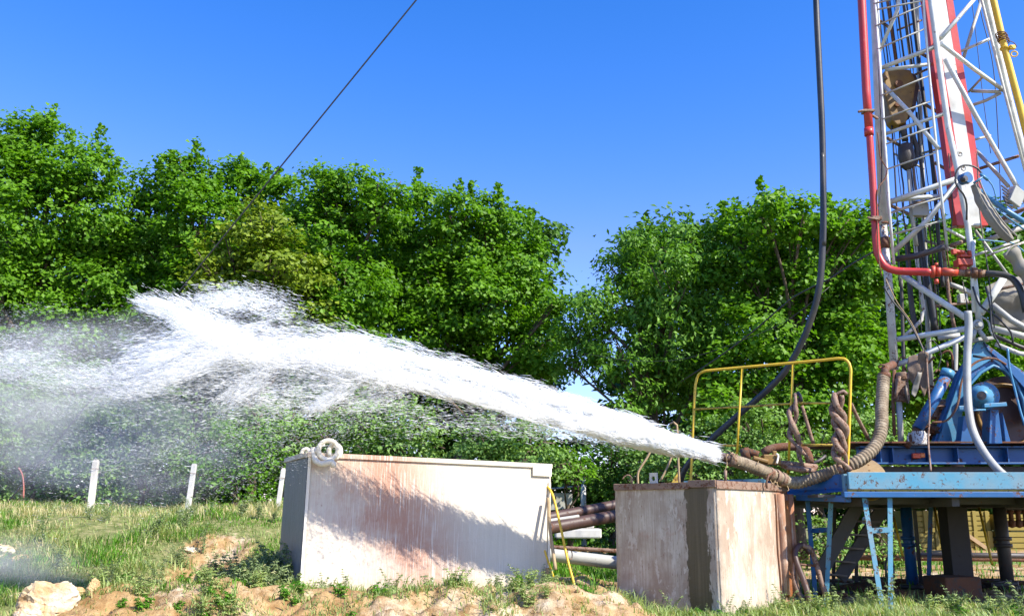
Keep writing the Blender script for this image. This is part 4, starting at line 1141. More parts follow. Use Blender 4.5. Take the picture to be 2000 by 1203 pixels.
# horizontals, struts and braces
for (pts, r, mt) in [
    ([(1722, 133, DA), (1836, 88, DB)], .032, 'white_paint'), ([(1728, 137, DA), (1800, 128, 12.2), (1876, 118, 12.6)], .026, 'white_paint'),
    ([(1735, 396, DA), (1868, 350, DB)], .040, 'white_paint'), ([(1740, 392, DA), (1810, 385, 12.4), (1905, 380, 12.7)], .032, 'white_paint'),
    ([(1729, 262, DA), (1852, 220, DB)], .026, 'white_paint'),
    ([(1718, 100, DA), (1753, 20, DB + .3), (1758, -30, DB + .2)], .026, 'white_paint'),
    ([(1724, 165, DA), (1775, 218, 12.2), (1832, 290, DB)], .030, 'white_paint'),
    ([(1745, 492, DA), (1812, 430, 12.2), (1872, 352, DB)], .036, 'white_paint'),
    ([(1838, 75, DB), (1902, 0, 12.2), (1935, -40, DC)], .030, 'white_paint'),
    ([(1838, 85, DB), (1902, 135, 12.2), (1962, 178, DC)], .030, 'white_paint'),
    ([(1846, 115, DB), (1905, 225, 12.2), (1960, 320, 12.4), (2030, 440, DC)], .034, 'white_paint'),
    ([(1866, 105, 12.7), (1935, 76, DC)], .022, 'white_paint'), ([(1880, 212, 12.7), (1925, 197, 12.6), (1955, 182, DC)], .024, 'grey_paint'),
    ([(1897, 178, 12.7), (1955, 180, DC)], .026, 'white_paint'), ([(1892, 180, 12.7), (1922, 148, 12.3)], .018, 'grey_paint'),
    ([(1880, 120, 12.7), (1898, 60, 12.7), (1918, 0, 12.7)], .026, 'grey_paint'),
    ([(1858, 0, 12.8), (1880, -6, 12.7), (1920, -22, DC)], .022, 'rusty_tan'),
    ([(1912, 330, 12.8), (1990, 305, 12.6)], .024, 'rusty_tan'), ([(1903, 290, 12.8), (1970, 365, 12.5)], .028, 'grey_paint'),
    ([(1727, 150, DA), (1748, 163, 12.9)], .024, 'rusty_tan'), ([(1752, 162, 12.9), (1815, 134, 12.5)], .018, 'rusty_tan'),
    ([(1713, 38, DA), (1738, 55, 12.9)], .024, 'rusty_tan'), ([(1733, 270, DA), (1770, 292, 12.9)], .024, 'rusty_tan'),
    ([(1740, 402, DA), (1775, 418, 12.9)], .026, 'rusty_tan'), ([(1742, 415, DA), (1800, 395, 12.5), (1866, 382, 12.3)], .018, 'rusty_tan'),
    ([(1790, 100, 12.6), (1822, 118, 12.6)], .024, 'rusty_tan'), ([(1800, 200, 12.6), (1835, 222, 12.6)], .024, 'rusty_tan'),
    ([(1825, 318, 12.6), (1885, 352, 12.6)], .024, 'rusty_tan'), ([(1850, 386, 12.6), (1920, 425, 12.6)], .028, 'rusty_tan'),
    ([(1850, 448, DB), (1882, 465, 12.2)], .020, 'white_paint'), ([(1850, 448, 12.3), (1925, 425, 12.4)], .016, 'rusty_tan'),
    # lower frame
    ([(1752, 663, DA), (1886, 642, DB)], .038, 'white_paint'), ([(1752, 712, DA), (1775, 704, DA), (1886, 658, DB)], .038, 'white_paint'),
    ([(1832, 661, 12.7), (1875, 655, 12.6)], .036, 'grey_paint'), ([(1762, 537, DA), (1822, 578, 12.2), (1885, 620, DB)], .042, 'white_paint'),
    ([(1855, 555, 12.8), (1882, 565, 12.8)], .034, 'grey_paint'), ([(1962, 540, 11.9), (1938, 578, 11.9), (1915, 612, DB)], .046, 'white_paint'),
    ([(1912, 372, 12.1), (1960, 408, 12.0), (2030, 452, 11.9)], .036, 'blue_light'), ([(1910, 382, 12.0), (1950, 412, 12.0), (2030, 470, 11.9)], .012, 'blue_light'),
    ([(1952, 430, 12.9), (2030, 395, 12.6)], .030, 'rusty_tan'), ([(1955, 432, 12.9), (2060, 430, 12.8)], .034, 'white_paint'),
    ([(1925, 470, 12.9), (2010, 440, 12.8)], .034, 'grey_paint'), ([(1938, 595, 12.6), (1975, 625, 12.5), (2060, 672, 12.4)], .042, 'grey_paint'),
    ([(1934, 640, 12.1), (2060, 672, 12.1)], .044, 'grey_paint'), ([(1945, 672, 12.1), (1990, 690, 12.1), (2060, 700, 12.1)], .030, 'white_worn'),
    ([(1902, 470, 11.85), (1898, 520, 11.85), (1902, 610, 11.85)], .024, 'white_paint')]:
    tb(mast, 'brace', pts, r, mt, n=10)
# standpipe: long red pipe on the left leg, its elbow, valve and couplings
SPD = 12.2
sp = tb(mast, 'standpipe', [(1676, -260, SPD), (1683, 0, SPD), (1692, 180, SPD), (1698, 262, SPD)], 0.058, 'red_paint', 'long red standpipe', 18)
tb(sp, 'lower_run', [(1698, 262, SPD), (1704, 350, SPD), (1708, 420, SPD), (1712, 482, SPD), (1716, 500, SPD), (1728, 520, SPD - .05), (1750, 529, SPD - .1), (1790, 531, SPD - .2), (1820, 532, SPD - .3)], [0.047, 0.052], 'red_paint', None, 16, True)
MB().disc(P(1697, 258, SPD), (0.02, 0, 1), 0.064, 0.11, 20).build('coupling', M['red_paint'], sp)
MB().box(P(1695, 219, SPD - .01), (0.15, 0.13, 0.035)).tube([P(1676, 219, SPD - .1), P(1688, 216, SPD - .1)], 0.02, 8).tube([P(1700, 224, SPD - .03), P(1714, 232, SPD + .05)], 0.02, 8).build('clamp', M['rusty_tan'], sp, bevel=0.006)
MB().box(P(1710, 428, SPD - .01), (0.14, 0.13, 0.05)).tube([P(1694, 425, SPD - .1), P(1718, 430, SPD - .1)], 0.016, 8).build('clamp', M['rusty_tan'], sp, bevel=0.006)
vax = (P(1860, 532, 11.85) - P(1810, 531, 11.95)).normalized()
vl = MB()
for (x, r, h) in [(1822, .085, .05), (1832, .07, .06), (1843, .055, .08), (1859, .062, .03)]:
    vl.disc(P(x, 531, 11.93 - (x - 1820) * .001), vax, r, h, 12 if r == .085 else 22)
vl.tube([P(1836, 531, 11.9), P(1870, 532, 11.86)], 0.052, 20)
vl.disc(P(1829, 550, 11.92), (0, 0, 1), 0.03, 0.06, 10)
vl.disc(P(1829, 517, 11.92), (0, 0, 1), 0.025, 0.04, 10)
vl.build('valve', M['red_orange'], sp, 'red hammer union and valve body')
vt = MB(); vt.box(P(1881, 514, 11.86), (0.20, 0.15, 0.09)); vt.box(P(1883, 500, 11.86), (0.15, 0.13, 0.06)); vt.tube([P(1858, 491, 11.8), P(1884, 493, 11.8)], 0.03, 12)
vt.disc(P(1893, 494, 11.8), (1, 0, 0), 0.034, 0.04, 12); vt.disc(P(1881, 524, 11.86), (0, 0, 1), 0.05, 0.06, 16); vt.box(P(1863, 492, 11.78), (0.05, 0.06, 0.07))
vt.build('valve_bonnet', M['red_orange'], sp, bevel=0.008)
tb(sp, 'pipe_run', [(1866, 532, 11.87), (1900, 534, 11.82), (1925, 534, 11.8)], .046, 'rusty_tan', None, 16)
MB().disc(P(1889, 533, 11.84), vax, .056, .06, 18).disc(P(1903, 533, 11.82), vax, .075, .07, 8).disc(P(1913, 534, 11.8), vax, .06, .05, 18).build('coupling', M['rusty'], sp)
tb(sp, 'elbow', [(1922, 534, 11.8), (1945, 535, 11.75), (1968, 539, 11.7), (1985, 552, 11.65), (1996, 575, 11.6), (2004, 610, 11.6)], .042, 'rubber', None, 16, True)
# yellow pipe on the right leg
yp = tb(mast, 'yellow_pipe', [(1893, -200, DC - .2), (1940, 0, DC - .2), (1962, 95, DC - .2), (1990, 200, DC - .2), (2022, 330, DC - .2), (2060, 470, DC - .2)], 0.048, 'yellow_paint', 'yellow pipe clamped along the right leg', 16)
cc = MB()
for k in range(5): cc.ring(P(1955 + k * 1.5, 68 + k * 3.5, DC - .2), (0.22, 0.1, 1), 0.07 + 0.006 * (k % 2), 0.008, 20, 5)
cc.tube(spline([P(1950, 70, DC - .3), P(1966, 78, DC - .3), P(1980, 84, DC - .3), P(1986, 92, DC - .3)], .02), .006, 5)
cc.build('wire_lashing', M['rusty'], yp)
cc = MB(); cc.ring(P(1963, 96, DC - .2), (0.22, 0, 1), 0.055, 0.018, 20, 8); cc.box(P(1977, 93, DC - .25), (0.08, 0.05, 0.06)); cc.ring(P(1981, 106, DC - .25), (0.3, 1, 0), 0.042, 0.011, 18, 6)
cc.build('clamp', M['yellow_paint'], yp, bevel=0.004)
# small black and steel cables running up inside the mast
for (pts, r, mt) in [
    ([(1708, -50, DA - .1), (1722, 300, DA - .1), (1716, 420, DA - .15), (1720, 520, DA - .15)], .008, 'cable'),
    ([(1714, 260, 12.2), (1720, 310, 12.2), (1733, 330, 12.2), (1728, 350, 12.2), (1714, 372, 12.15), (1713, 420, 12.15), (1716, 500, 12.1), (1722, 540, 12.1)], .009, 'rusty'),
    ([(1890, -60, 12.9), (1905, 60, 12.9), (1920, 190, 12.9), (1935, 300, 12.9)], .006, 'cable'),
    ([(1900, -60, 12.9), (1917, 30, 12.9), (1942, 150, 12.9), (1955, 410, 12.9), (1952, 420, 12.9)], .008, 'cable'),
    ([(1726, 560, 12.1), (1745, 590, 12.0), (1770, 620, 12.0), (1795, 665, 11.95), (1806, 690, 11.9)], .012, 'dark_steel'),
    ([(1730, 545, 12.1), (1752, 590, 12.0), (1780, 630, 12.0), (1803, 680, 11.95)], .007, 'wood'),
    ([(1908, 300, 12.0), (1914, 420, 11.9), (1930, 530, 11.8), (1942, 640, 11.8)], .009, 'dark_steel'),
    ([(1880, 550, 11.8), (1886, 580, 11.8), (1890, 610, 11.8)], .008, 'dark_steel'),
    ([(1900, 560, 11.8), (1914, 596, 11.75), (1948, 620, 11.7), (1975, 650, 11.7), (1978, 670, 11.7)], .014, 'cable'),
    ([(1856, 470, 12.0), (1860, 400, 12.0), (1853, 300, 12.0)], .008, 'cable'), ([(1925, 560, 11.7), (1934, 600, 11.7), (1938, 645, 11.7), (1955, 680, 11.7)], .012, 'cable'),
    ([(1910, 468, 11.8), (1960, 473, 11.8), (1980, 476, 11.8), (2010, 500, 11.8)], .010, 'blue_light')]:
    tb(mast, 'cable', pts, r, mt, None, 6, True)
MB().box(P(1795, 411, 12.6), (0.24, 0.12, 0.19)).box(P(1795, 395, 12.6), (0.20, 0.10, 0.02)).build('junction_box', M['grey_paint'], mast, bevel=0.008)
# dark mud pipe stub at the ladder foot
tb(mast, 'crosspipe', [(1750, 506, DA - .1), (1790, 500, 12.2), (1846, 482, DB)], .042, 'dark_steel')
tb(mast, 'crosspipe', [(1857, 480, DB), (1884, 471, 11.95)], .030, 'rusty_tan')
# foot hinge beneath the middle leg
ft = MB(); ft.ring(P(1910, 635, 11.85), (0, 1, 0.1), .055, .022, 20, 8); ft.disc(P(1908, 636, 11.85), (0, 1, 0), .03, .2, 14); ft.tube([P(1912, 645, 11.85), P(1926, 664, 11.85)], .03, 10); ft.tube([P(1904, 645, 11.85), P(1899, 664, 11.85)], .03, 10)
ft.tube(spline([P(1916, 618, 11.8), P(1930, 628, 11.8), P(1936, 650, 11.8), P(1950, 668, 11.8)], .03), .012, 6)
ft.build('hinge', M['grey_paint'], mast)

# long tubes hanging inside the mast: travelling lines, block and hook
tv = empty('travelling_block', 'worn yellow travelling block hanging on steel cables inside the mast', 'pulley block', P(1770, 200, 12.5))
DBk = 12.5
mb = MB(); mb.prism([P(1727, 140, DBk), P(1735, 132, DBk), P(1778, 136, DBk), P(1790, 160, DBk), P(1783, 205, DBk), P(1770, 240, DBk), P(1752, 245, DBk), P(1742, 235, DBk), P(1728, 185, DBk)], (0, 0.22, 0))
mb.build('cheek_plate', M['yellow_block'], tv, bevel=0.02)
mb = MB(); mb.prism([P(1776, 140, DBk + .05), P(1790, 146, DBk + .05), P(1797, 170, DBk + .05), P(1788, 215, DBk + .05), P(1776, 232, DBk + .05)], (0, 0.28, 0)); mb.build('cheek_plate', M['brown_steel'], tv, bevel=0.02)
MB().disc(P(1755, 165, DBk - .02), (0, 1, 0), .055, .06, 18).disc(P(1752, 205, DBk - .02), (0, 1, 0), .035, .05, 14).build('bolt', M['rusty'], tv)
mb = MB(); mb.tube([P(1762, 240, DBk + .1), P(1768, 275, DBk + .1)], .045, 12); mb.lathe(P(1772, 322, DBk + .1), [(0.02, .34), (.10, .30), (.12, .12), (.09, -.02), (.04, -.08)], 16)
mb.tube(spline([P(1782, 262, DBk + .1), P(1790, 290, DBk + .1), P(1788, 318, DBk + .1), P(1778, 325, DBk + .1)], .03), .035, 8)
mb.build('hook', M['dark_steel'], tv)
tb(tv, 'kelly_pipe', [(1774, 325, 12.6), (1781, 420, 12.6), (1790, 480, 12.6)], .030, 'grey_paint')
for (x0, x1, y1, r) in [(1712, 1730, 128, .008), (1721, 1735, 125, .010), (1733, 1752, 135, .022), (1750, 1768, 130, .014), (1763, 1781, 130, .016), (1770, 1786, 130, .012)]:
    tb(tv, 'cable', [(x0 - 12, -180, DBk + .1), (x0, 0, DBk + .1), (x1, y1, DBk + .1)], r, 'dark_steel' if r < .02 else 'rusty', None, 7)
GC = 'steel lines and tubes running down inside the mast'
for (lab, pts, r, mt) in [
    ('thick black tube hanging down the mast just left of the red spine', [(1775, -180, 12.7), (1782, 0, 12.7), (1800, 160, 12.7), (1822, 330, 12.7), (1834, 480, 12.7), (1842, 560, 12.7)], .028, 'rubber'),
    ('thin black line down the mast from beside the yellow block to the junction box', [(1742, 245, 12.6), (1748, 340, 12.6), (1753, 440, 12.6), (1757, 560, 12.6)], .012, 'cable'),
    ('knotted black line hanging below the yellow block', [(1757, 255, 12.6), (1760, 330, 12.6), (1765, 370, 12.6), (1764, 420, 12.6), (1770, 450, 12.6)], .012, 'cable'),
    ('rusty line hanging below the right cheek of the yellow block', [(1778, 245, 12.6), (1782, 300, 12.6), (1786, 350, 12.6), (1792, 390, 12.6)], .020, 'rusty_tan'),
    ('long thin line hanging beside the rusty one below the yellow block', [(1790, 220, 12.6), (1797, 300, 12.6), (1806, 370, 12.6), (1808, 385, 12.6)], .016, 'dark_steel'),
    ('dark tube standing behind the ladder foot', [(1772, 470, 12.9), (1776, 540, 12.9), (1781, 600, 12.9), (1790, 652, 12.9)], .038, 'dark_steel'),
    ('thick dark tube standing in the middle of the lower mast', [(1793, 440, 12.9), (1808, 540, 12.9), (1818, 590, 12.9), (1827, 646, 12.9)], .052, 'rubber'),
    ('white tube with a bend at its lower end inside the lower mast', [(1783, 430, 12.8), (1790, 500, 12.8), (1797, 560, 12.8), (1804, 605, 12.8), (1800, 625, 12.8), (1785, 640, 12.8), (1768, 655, 12.8)], .026, 'white_worn'),
    ('slender grey tube standing left of the middle leg', [(1840, 470, 12.6), (1849, 540, 12.6), (1856, 600, 12.6), (1864, 640, 12.6)], .026, 'rusty_tan'),
    ('dirty vertical rod left of the mast foot', [(1760, 545, 12.7), (1762, 600, 12.7), (1764, 680, 12.7), (1766, 740, 12.7)], .024, 'dark_steel'),
    ('grey vertical tube standing on the deck behind the blue frame', [(1866, 650, 13.2), (1866, 700, 13.2), (1862, 800, 13.2)], .036, 'grey_paint')]:
    o = MB().tube(spline([P(*p) for p in pts], .1), r, 9).build('hanging_line' if 'line' in lab else 'tube', M[mt]); tag(o, lab, 'cable' if 'line' in lab else 'tube', GC)

rn = random.Random(31)
for i in range(9):      # more travelling lines, all the way down
    x0_ = 1716 + i * 7.5 + rn.uniform(-2, 2); dx_ = rn.uniform(52, 66); d_ = rn.uniform(12.55, 12.95)
    o = MB().tube(spline([P(x0_ - 14, -180, d_), P(x0_, 0, d_), P(x0_ + dx_ * .5 + rn.uniform(-3, 3), 220, d_), P(x0_ + dx_, 450, d_), P(x0_ + dx_ * 1.25, rn.uniform(540, 720), d_)], .15), rn.choice([.006, .008, .011]), 6).build('hanging_line', M[rn.choice(['cable', 'dark_steel', 'rusty'])])
    tag(o, 'thin dark line among the bundle running down the whole height of the mast', 'cable', 'bundle of thin lines inside the mast')
for (pts, r, mt) in [([(1752, 60, 12.9), (1800, 40, 12.9)], .016, 'rusty_tan'), ([(1742, 205, 12.9), (1800, 175, 12.9)], .016, 'rusty_tan'), ([(1745, 300, 12.9), (1805, 330, 12.9)], .016, 'grey_paint'), ([(1752, 455, 12.9), (1818, 440, 12.9)], .018, 'grey_paint'),
                     ([(1800, 300, 12.9), (1935, 265, 12.8)], .018, 'grey_paint'), ([(1806, 470, 12.9), (1900, 500, 12.9), (1990, 470, 12.8)], .02, 'grey_paint'), ([(1815, 600, 12.9), (1900, 590, 12.9)], .02, 'rusty_tan'), ([(1905, 450, 12.6), (1985, 560, 12.6)], .02, 'grey_paint'), ([(1925, 500, 12.3), (2010, 470, 12.3)], .016, 'white_worn')]:
    tb(mast, 'brace', pts, r, mt)

# ------------------------------------------------------------------ rotary hose and guy wires
hs = MB(); hs.tube(spline([P(1588, -220, 11.6), P(1594, 0, 11.6), P(1600, 130, 11.6), (P(1606, 260, 11.6)), P(1608, 380, 11.6), P(1607, 470, 11.6), P(1600, 560, 11.65), P(1578, 640, 11.8), P(1540, 715, 12.0), P(1500, 760, 12.2), P(1440, 812, 12.5), P(1385, 862, 12.7), P(1340, 912, 12.9), P(1322, 965, 13.1)], .06), .042, 14)
hs.tube(spline([P(1606, 300, 11.56), P(1610, 420, 11.56), P(1609, 480, 11.58)], .06), .03, 10)
tag(hs.build('rotary_hose', M['rubber']), 'long thick black hose hanging from above and curving down behind the yellow guardrail', 'hose')
for (lab, pts, r) in [('thin black guy wire crossing the sky and running down in front of the left trees', [P(1830, -1252, 12.3), P(1830, -1252, 12.3).lerp(P(7, 990, 17.2), .5) - Vector((0, 0, .02)), P(7, 990, 17.2)], .014),
                      ('dark sagging cable from the red elbow down to the left behind the black hose', [P(1710, 490, 12.3), P(1670, 512, 12.6), P(1620, 545, 13.0), P(1550, 580, 13.5), P(1480, 640, 14.1), P(1400, 700, 14.8), P(1330, 745, 15.5)], .012),
                      ('thin wire sagging in front of the walnut tree', [P(1620, 560, 15.0), P(1540, 625, 15.3), P(1440, 668, 15.6), P(1340, 700, 16.0), P(1240, 705, 16.4), P(1140, 690, 16.8)], .005)]:
    tag(MB().tube(spline(pts, .3), r, 6).build('guy_wire' if 'guy' in lab else 'sagging_cable', M['cable']), lab, 'wire')

# ------------------------------------------------------------------ winch, lamp, canvas on the right
wc = empty('hydraulic_winch', 'small blue winch drum with a black hose loop beside the middle mast leg', 'winch', P(1886, 350, 11.6))
MB().disc(P(1885, 349, 11.65), (0.35, -1, 0), .075, .12, 22).build('drum', M['blue_paint'], wc)
MB().disc(P(1883, 350, 11.58), (0.35, -1, 0), .04, .06, 18).disc(P(1883, 350, 11.55), (0.35, -1, 0), .018, .06, 12).build('hub', M['dark_steel'], wc)
MB().tube([P(1902, 358, 11.6), P(1922, 344, 11.6)], .016, 8).tube([P(1914, 340, 11.6), P(1930, 352, 11.6)], .022, 8).build('fitting', M['blue_light'], wc)
tb(wc, 'hose', [(1922, 346, 11.6), (1910, 330, 11.6), (1892, 323, 11.6), (1875, 326, 11.6), (1866, 342, 11.6), (1868, 362, 11.6), (1882, 380, 11.6), (1888, 400, 11.65), (1888, 430, 11.7)], .013, 'cable', None, 8, True)
tb(wc, 'hose', [(1926, 348, 11.6), (1938, 362, 11.6), (1944, 380, 11.6), (1945, 392, 11.6)], .010, 'blue_light', None, 8, True)
fl = empty('floodlight', 'square grey floodlight fixed at the right edge above the canvas', 'lamp', P(1975, 390, 12.0))
Mx = Matrix.Rotation(math.radians(28), 3, 'Y') @ Matrix.Rotation(math.radians(20), 3, 'Z')
MB().box(P(1982, 385, 12.0), (0.20, 0.12, 0.24), Mx).build('housing', M['grey_paint'], fl, bevel=0.01)
b = MB()
for k in range(6): b.box(P(1963 + k * 1.5, 368 + k * 7, 11.95), (0.14, 0.015, 0.02), Mx)
b.build('cooling_fin', M['dark_steel'], fl); MB().tube([P(1958, 383, 11.95), P(1966, 400, 11.95), P(1978, 402, 11.95)], .01, 6).build('bracket', M['blue_paint'], fl)

def loft(rows, th, mat, name, parent=None, label=None, bump=0.02, seed=0):
    """cloth like sheet through rows of pixel points, with folds and thickness"""
    vs_, fs_ = [], []; nr = len(rows); nc = len(rows[0])
    sub = 6
    G = []
    for r in rows:
        pts = spline([P(*p) for p in r], 10)
        w = [P(*p) for p in r]; line = []
        for i in range(len(w) - 1):
            for k in range(sub): line.append(w[i].lerp(w[i + 1], k / sub))
        line.append(w[-1]); G.append(line)
    H_ = []
    for i in range(nr - 1):
        for k in range(sub):
            H_.append([G[i][j].lerp(G[i + 1][j], k / sub) for j in range(len(G[0]))])
    H_.append(G[-1])
    n, m = len(H_), len(H_[0])
    for s in (0, 1):
        for i in range(n):
            for j in range(m):
                p = H_[i][j]; f = bump * (mnoise.noise(p * 3.5 + Vector((seed, 0, 0))) + 0.5 * mnoise.noise(p * 9))
                vs_.append(p + Vector((0, f + s * th, 0)))
    N = n * m
    for s in (0, 1):
        for i in range(n - 1):
            for j in range(m - 1):
                a = s * N + i * m + j; fs_.append((a, a + 1, a + m + 1, a + m))
    for i in range(n - 1):
        for j in (0, m - 1): a = i * m + j; fs_.append((a, a + m, a + m + N, a + N))
    for j in range(m - 1):
        for i in (0, n - 1): a = i * m + j; fs_.append((a, a + 1, a + 1 + N, a + N))
    b = MB(); b.add(vs_, fs_, True); return b.build(name, M[mat], parent, label)
cv = empty('canvas_cover', 'grey brown canvas tent cover behind the white brace at the right edge', 'tarpaulin', P(1970, 620, 13.6))
loft([[(1925, 560, 13.4), (1950, 548, 13.4), (1990, 540, 13.5), (2060, 535, 13.5)], [(1932, 585, 13.3), (1955, 580, 13.3), (1995, 572, 13.3), (2060, 565, 13.3)], [(1945, 610, 13.4), (1968, 612, 13.4), (2000, 610, 13.4), (2060, 605, 13.4)], [(1935, 632, 13.5), (1968, 640, 13.5), (2000, 650, 13.5), (2060, 660, 13.5)]], 0.02, 'canvas', 'cover', cv, None, .12)
tb(cv, 'hoop', [(1948, 566, 13.2), (1990, 556, 13.2), (2050, 548, 13.2)], .022, 'rusty_tan'); tb(cv, 'hoop', [(1942, 655, 13.5), (1990, 676, 13.5), (2060, 700, 13.5)], .03, 'dark_steel')
b = MB()
for (x, y) in [(1886, 584)]: b.box(P(x - 6, y, 12.9), (.12, .1, .14)); b.box(P(x + 3, y - 14, 12.95), (.2, .1, .06), Matrix.Rotation(.5, 3, 'Y'))
tag(b.build('white_box', M['white_worn'], bevel=0.01), 'small white metal box hanging left of the middle leg below the red valve', 'box')
b = MB(); w = spline([P(1903, 362, 11.7), P(1915, 390, 11.68), P(1936, 425, 11.62), P(1955, 450, 11.6), P(1975, 470, 11.6)], .03); n = len(w)
b.tube([p + Vector((0.012 * mnoise.noise(p * 9), 0, 0.012 * mnoise.noise(p * 7))) for p in w], [0.028 + 0.045 * math.sin(math.pi * (0.1 + 0.75 * i / n)) + 0.016 * mnoise.noise(p * 14) for i, p in enumerate(w)], 14)
b.tube([p + Vector((0.03, -0.09, 0.03)) for p in w], .012, 6); b.tube([p + Vector((-0.03, -0.085, -0.01)) for p in w], .009, 6)
tag(b.build('canvas_wrap', M['canvas']), 'long grey canvas wrapped bundle hanging diagonally from the winch', 'canvas bundle')
b = MB(); w = spline([P(1972, 488, 11.5), P(1990, 515, 11.5), P(2020, 560, 11.5)], .03); n = len(w)
b.tube(w, [0.09 + 0.015 * math.sin(i * 0.9) for i in range(n)], 18); b.tube(spline([P(1962, 500, 11.42), P(1975, 483, 11.4), P(1988, 478, 11.45)], .02), .014, 6)
tag(b.build('canvas_roll', M['canvas']), 'short fat canvas roll at the right edge above the black elbow', 'canvas roll')

# ------------------------------------------------------------------ work platform
DF, DBK = 10.3, 14.6
zt, zf = P(1700, 922, DF).z, P(1700, 971, DF).z
pf = empty('work_platform', 'blue steel work platform on thin strut legs carrying the rig', 'platform', P(1800, 1180, DF))
xl = P(1657, 950, DF).x
XR = 8.5
b = MB()
zc = P(1700, 955, DF).z
b.box(((xl + XR) / 2, DF, (zt + zc) / 2), (XR - xl, 0.05, zt - zc)); b.build('front_beam', M['blue_faded'], pf, 'faded light blue front beam', bevel=0.004)
b = MB(); z2 = P(1700, 960, DF).z; b.box(((xl + XR) / 2 - .02, DF - 0.005, (z2 + zf) / 2), (XR - xl + .1, 0.10, z2 - zf)); b.build('lower_rail', M['blue_paint'], pf, bevel=0.004)
b = MB(); b.box(((xl + XR) / 2, DF + 0.03, (zc + z2) / 2), (XR - xl, 0.05, zc - z2 - .004)); b.build('gap_strip', M['yellow_worn'], pf, 'rusty yellow strip between beam and rail')
b = MB(); b.box(((1.0 + XR) / 2 + 1.2, (DF + DBK) / 2 + 0.1, zf + 0.02), (XR - 3.4, DBK - DF - 0.1, 0.03))
for y in np.arange(DF + 0.7, DBK, 0.85): b.box((6.0, y, zf - 0.03), (5.0, 0.08, 0.07))
b.build('deck_plate', M['dark_steel'], pf)
b = MB()
for x in (3.9, 4.9, 5.9, 6.9): b.beam((x, DF + .1, zf - .05), (x, DBK, zf - .05), .08, .09)
b.build('floor_joist', M['dark_steel'], pf)
# the left bay, set back: sloping blue plates
b = MB(); a0, a1 = P(1556, 968, 11.0), P(1655, 966, 10.4)
b.prism([P(1480, 936, 11.6), P(1560, 930, 11.3), P(1655, 925, 10.42), P(1655, 958, 10.42), P(1560, 968, 11.0), P(1480, 962, 11.6)], (0.02, 0.04, 0)); b.build('side_plate', M['blue_paint'], pf)
MB().beam(P(1560, 971, 11.0), P(1657, 974, 10.35), .09, .07).build('lower_rail', M['blue_paint'], pf, bevel=.004)
MB().beam(P(1345, 944, 11.9), P(1500, 940, 11.5), .5, .05).build('deck_wing', M['blue_faded'], pf, 'rusty faded blue deck wing behind the square tank')
MB().box(P(1652, 945, 10.38), (.06, .07, .22)).build('corner_stake', M['blue_faded'], pf, bevel=.004)
b = MB(); b.disc(P(1693, 936, 10.6), (0.1, -1, 0.25), .24, .05, 30)
b.build('end_flange', M['yellow_block'], pf, 'rusty yellow round flange behind the beam')
b = MB(); b.box(P(1659, 948, 10.34), (.03, .05, .12)); b.box(P(1657, 965, 10.3), (.05, .04, .05)); b.build('corner_plate', M['yellow_paint'], pf, bevel=.003)
def leg(px0, py0, d0, px1, d1, w, mat='blue_faded', name='leg', up=Vector((0, 1, 0))):
    a = P(px0, py0, d0); e = P(px1, 1150, d1); e = Vector((e.x, d1, gz(e.x, d1) - .08))
    return MB().angle(a, e, w, .01, up).build(name, M[mat], pf)
leg(1688, 972, DF + .03, 1722, DF - .1, .052); leg(1738, 972, DF + .03, 1735, DF - .05, .052)
MB().beam(P(1700, 1036, DF), P(1738, 1034, DF), .02, .055).build('crossbar', M['blue_faded'], pf); MB().disc(P(1720, 1035, DF - .02), (0, 1, 0), .018, .02, 12).build('bolt', M['dark_steel'], pf)
leg(1577, 975, 11.0, 1592, 11.2, .052, 'blue_paint'); leg(1623, 975, 10.7, 1609, 10.9, .052, 'blue_faded')
MB().beam(P(1587, 1036, 11.05), P(1615, 1034, 10.85), .02, .055).build('crossbar', M['blue_paint'], pf)
leg(1786, 995, 12.6, 1800, 12.8, .05, 'dark_steel'); leg(1818, 990, 12.5, 1811, 12.6, .055, 'blue_paint')
leg(1630, 990, 13.2, 1627, 13.4, .05, 'dark_steel'); leg(1672, 990, 13.2, 1672, 13.4, .05, 'dark_steel')
for (a, e) in (((1745, 1008, 12.9), (1763, 1085, 12.6)), ((1825, 990, 12.9), (1843, 1082, 12.6)), ((1912, 990, 12.9), (1938, 1102, 12.4))):
    MB().tube([P(*a), P(*e)], .016, 8).build('yellow_stay', M['yellow_paint'], pf)
for (x, d, r, mt, nm, y1) in [(1768, 12.9, .075, 'blue_paint', 'jack_column', 1150), (1950, 12.9, .085, 'dark_steel', 'jack_column', 1150)]:
    a = P(x, 980, d); e = Vector((a.x, d, gz(a.x, d)))
    cb = MB().tube([a, e], r, 20).build(nm, M[mt], pf)
    MB().disc(a.lerp(e, .42), (0, 0, 1), r * 1.35, .05, 20).disc(a.lerp(e, .50), (0, 0, 1), r * 1.35, .05, 20).build('flange', M[mt], cb)
    MB().disc(e + Vector((0, 0, .03)), (0, 0, 1), r * 2.2, .06, 20).build('foot', M['dark_steel'], cb)
a = P(1858, 980, 12.4); MB().box((a.x, 12.4, (a.z + 0.1) / 2), (.27, .27, a.z - .1)).build('support_box', M['black_brown'], pf, bevel=.01)
b = MB(); p0 = P(1873, 1130, 11.7); b.box((p0.x, 11.9, 0.12), (0.5, .45, .28), Matrix.Rotation(.2, 3, 'Z')); b.build('footing_block', M['tarry'], pf, bevel=.02)
st = empty('stair', 'dark steel stair leaning up under the left end of the blue platform', 'stair', P(1620, 1130, 12.4))
for (x0, y0, x1, y1, d) in ((1676, 985, 1598, 1125, 12.2), (1728, 985, 1640, 1130, 12.9)):
    MB().beam(P(x0, y0, d), P(x1, y1, d), .05, .17, Vector((0, 1, 0)).cross(P(x0, y0, d) - P(x1, y1, d)).normalized()).build('stringer', M['dark_steel'], st)
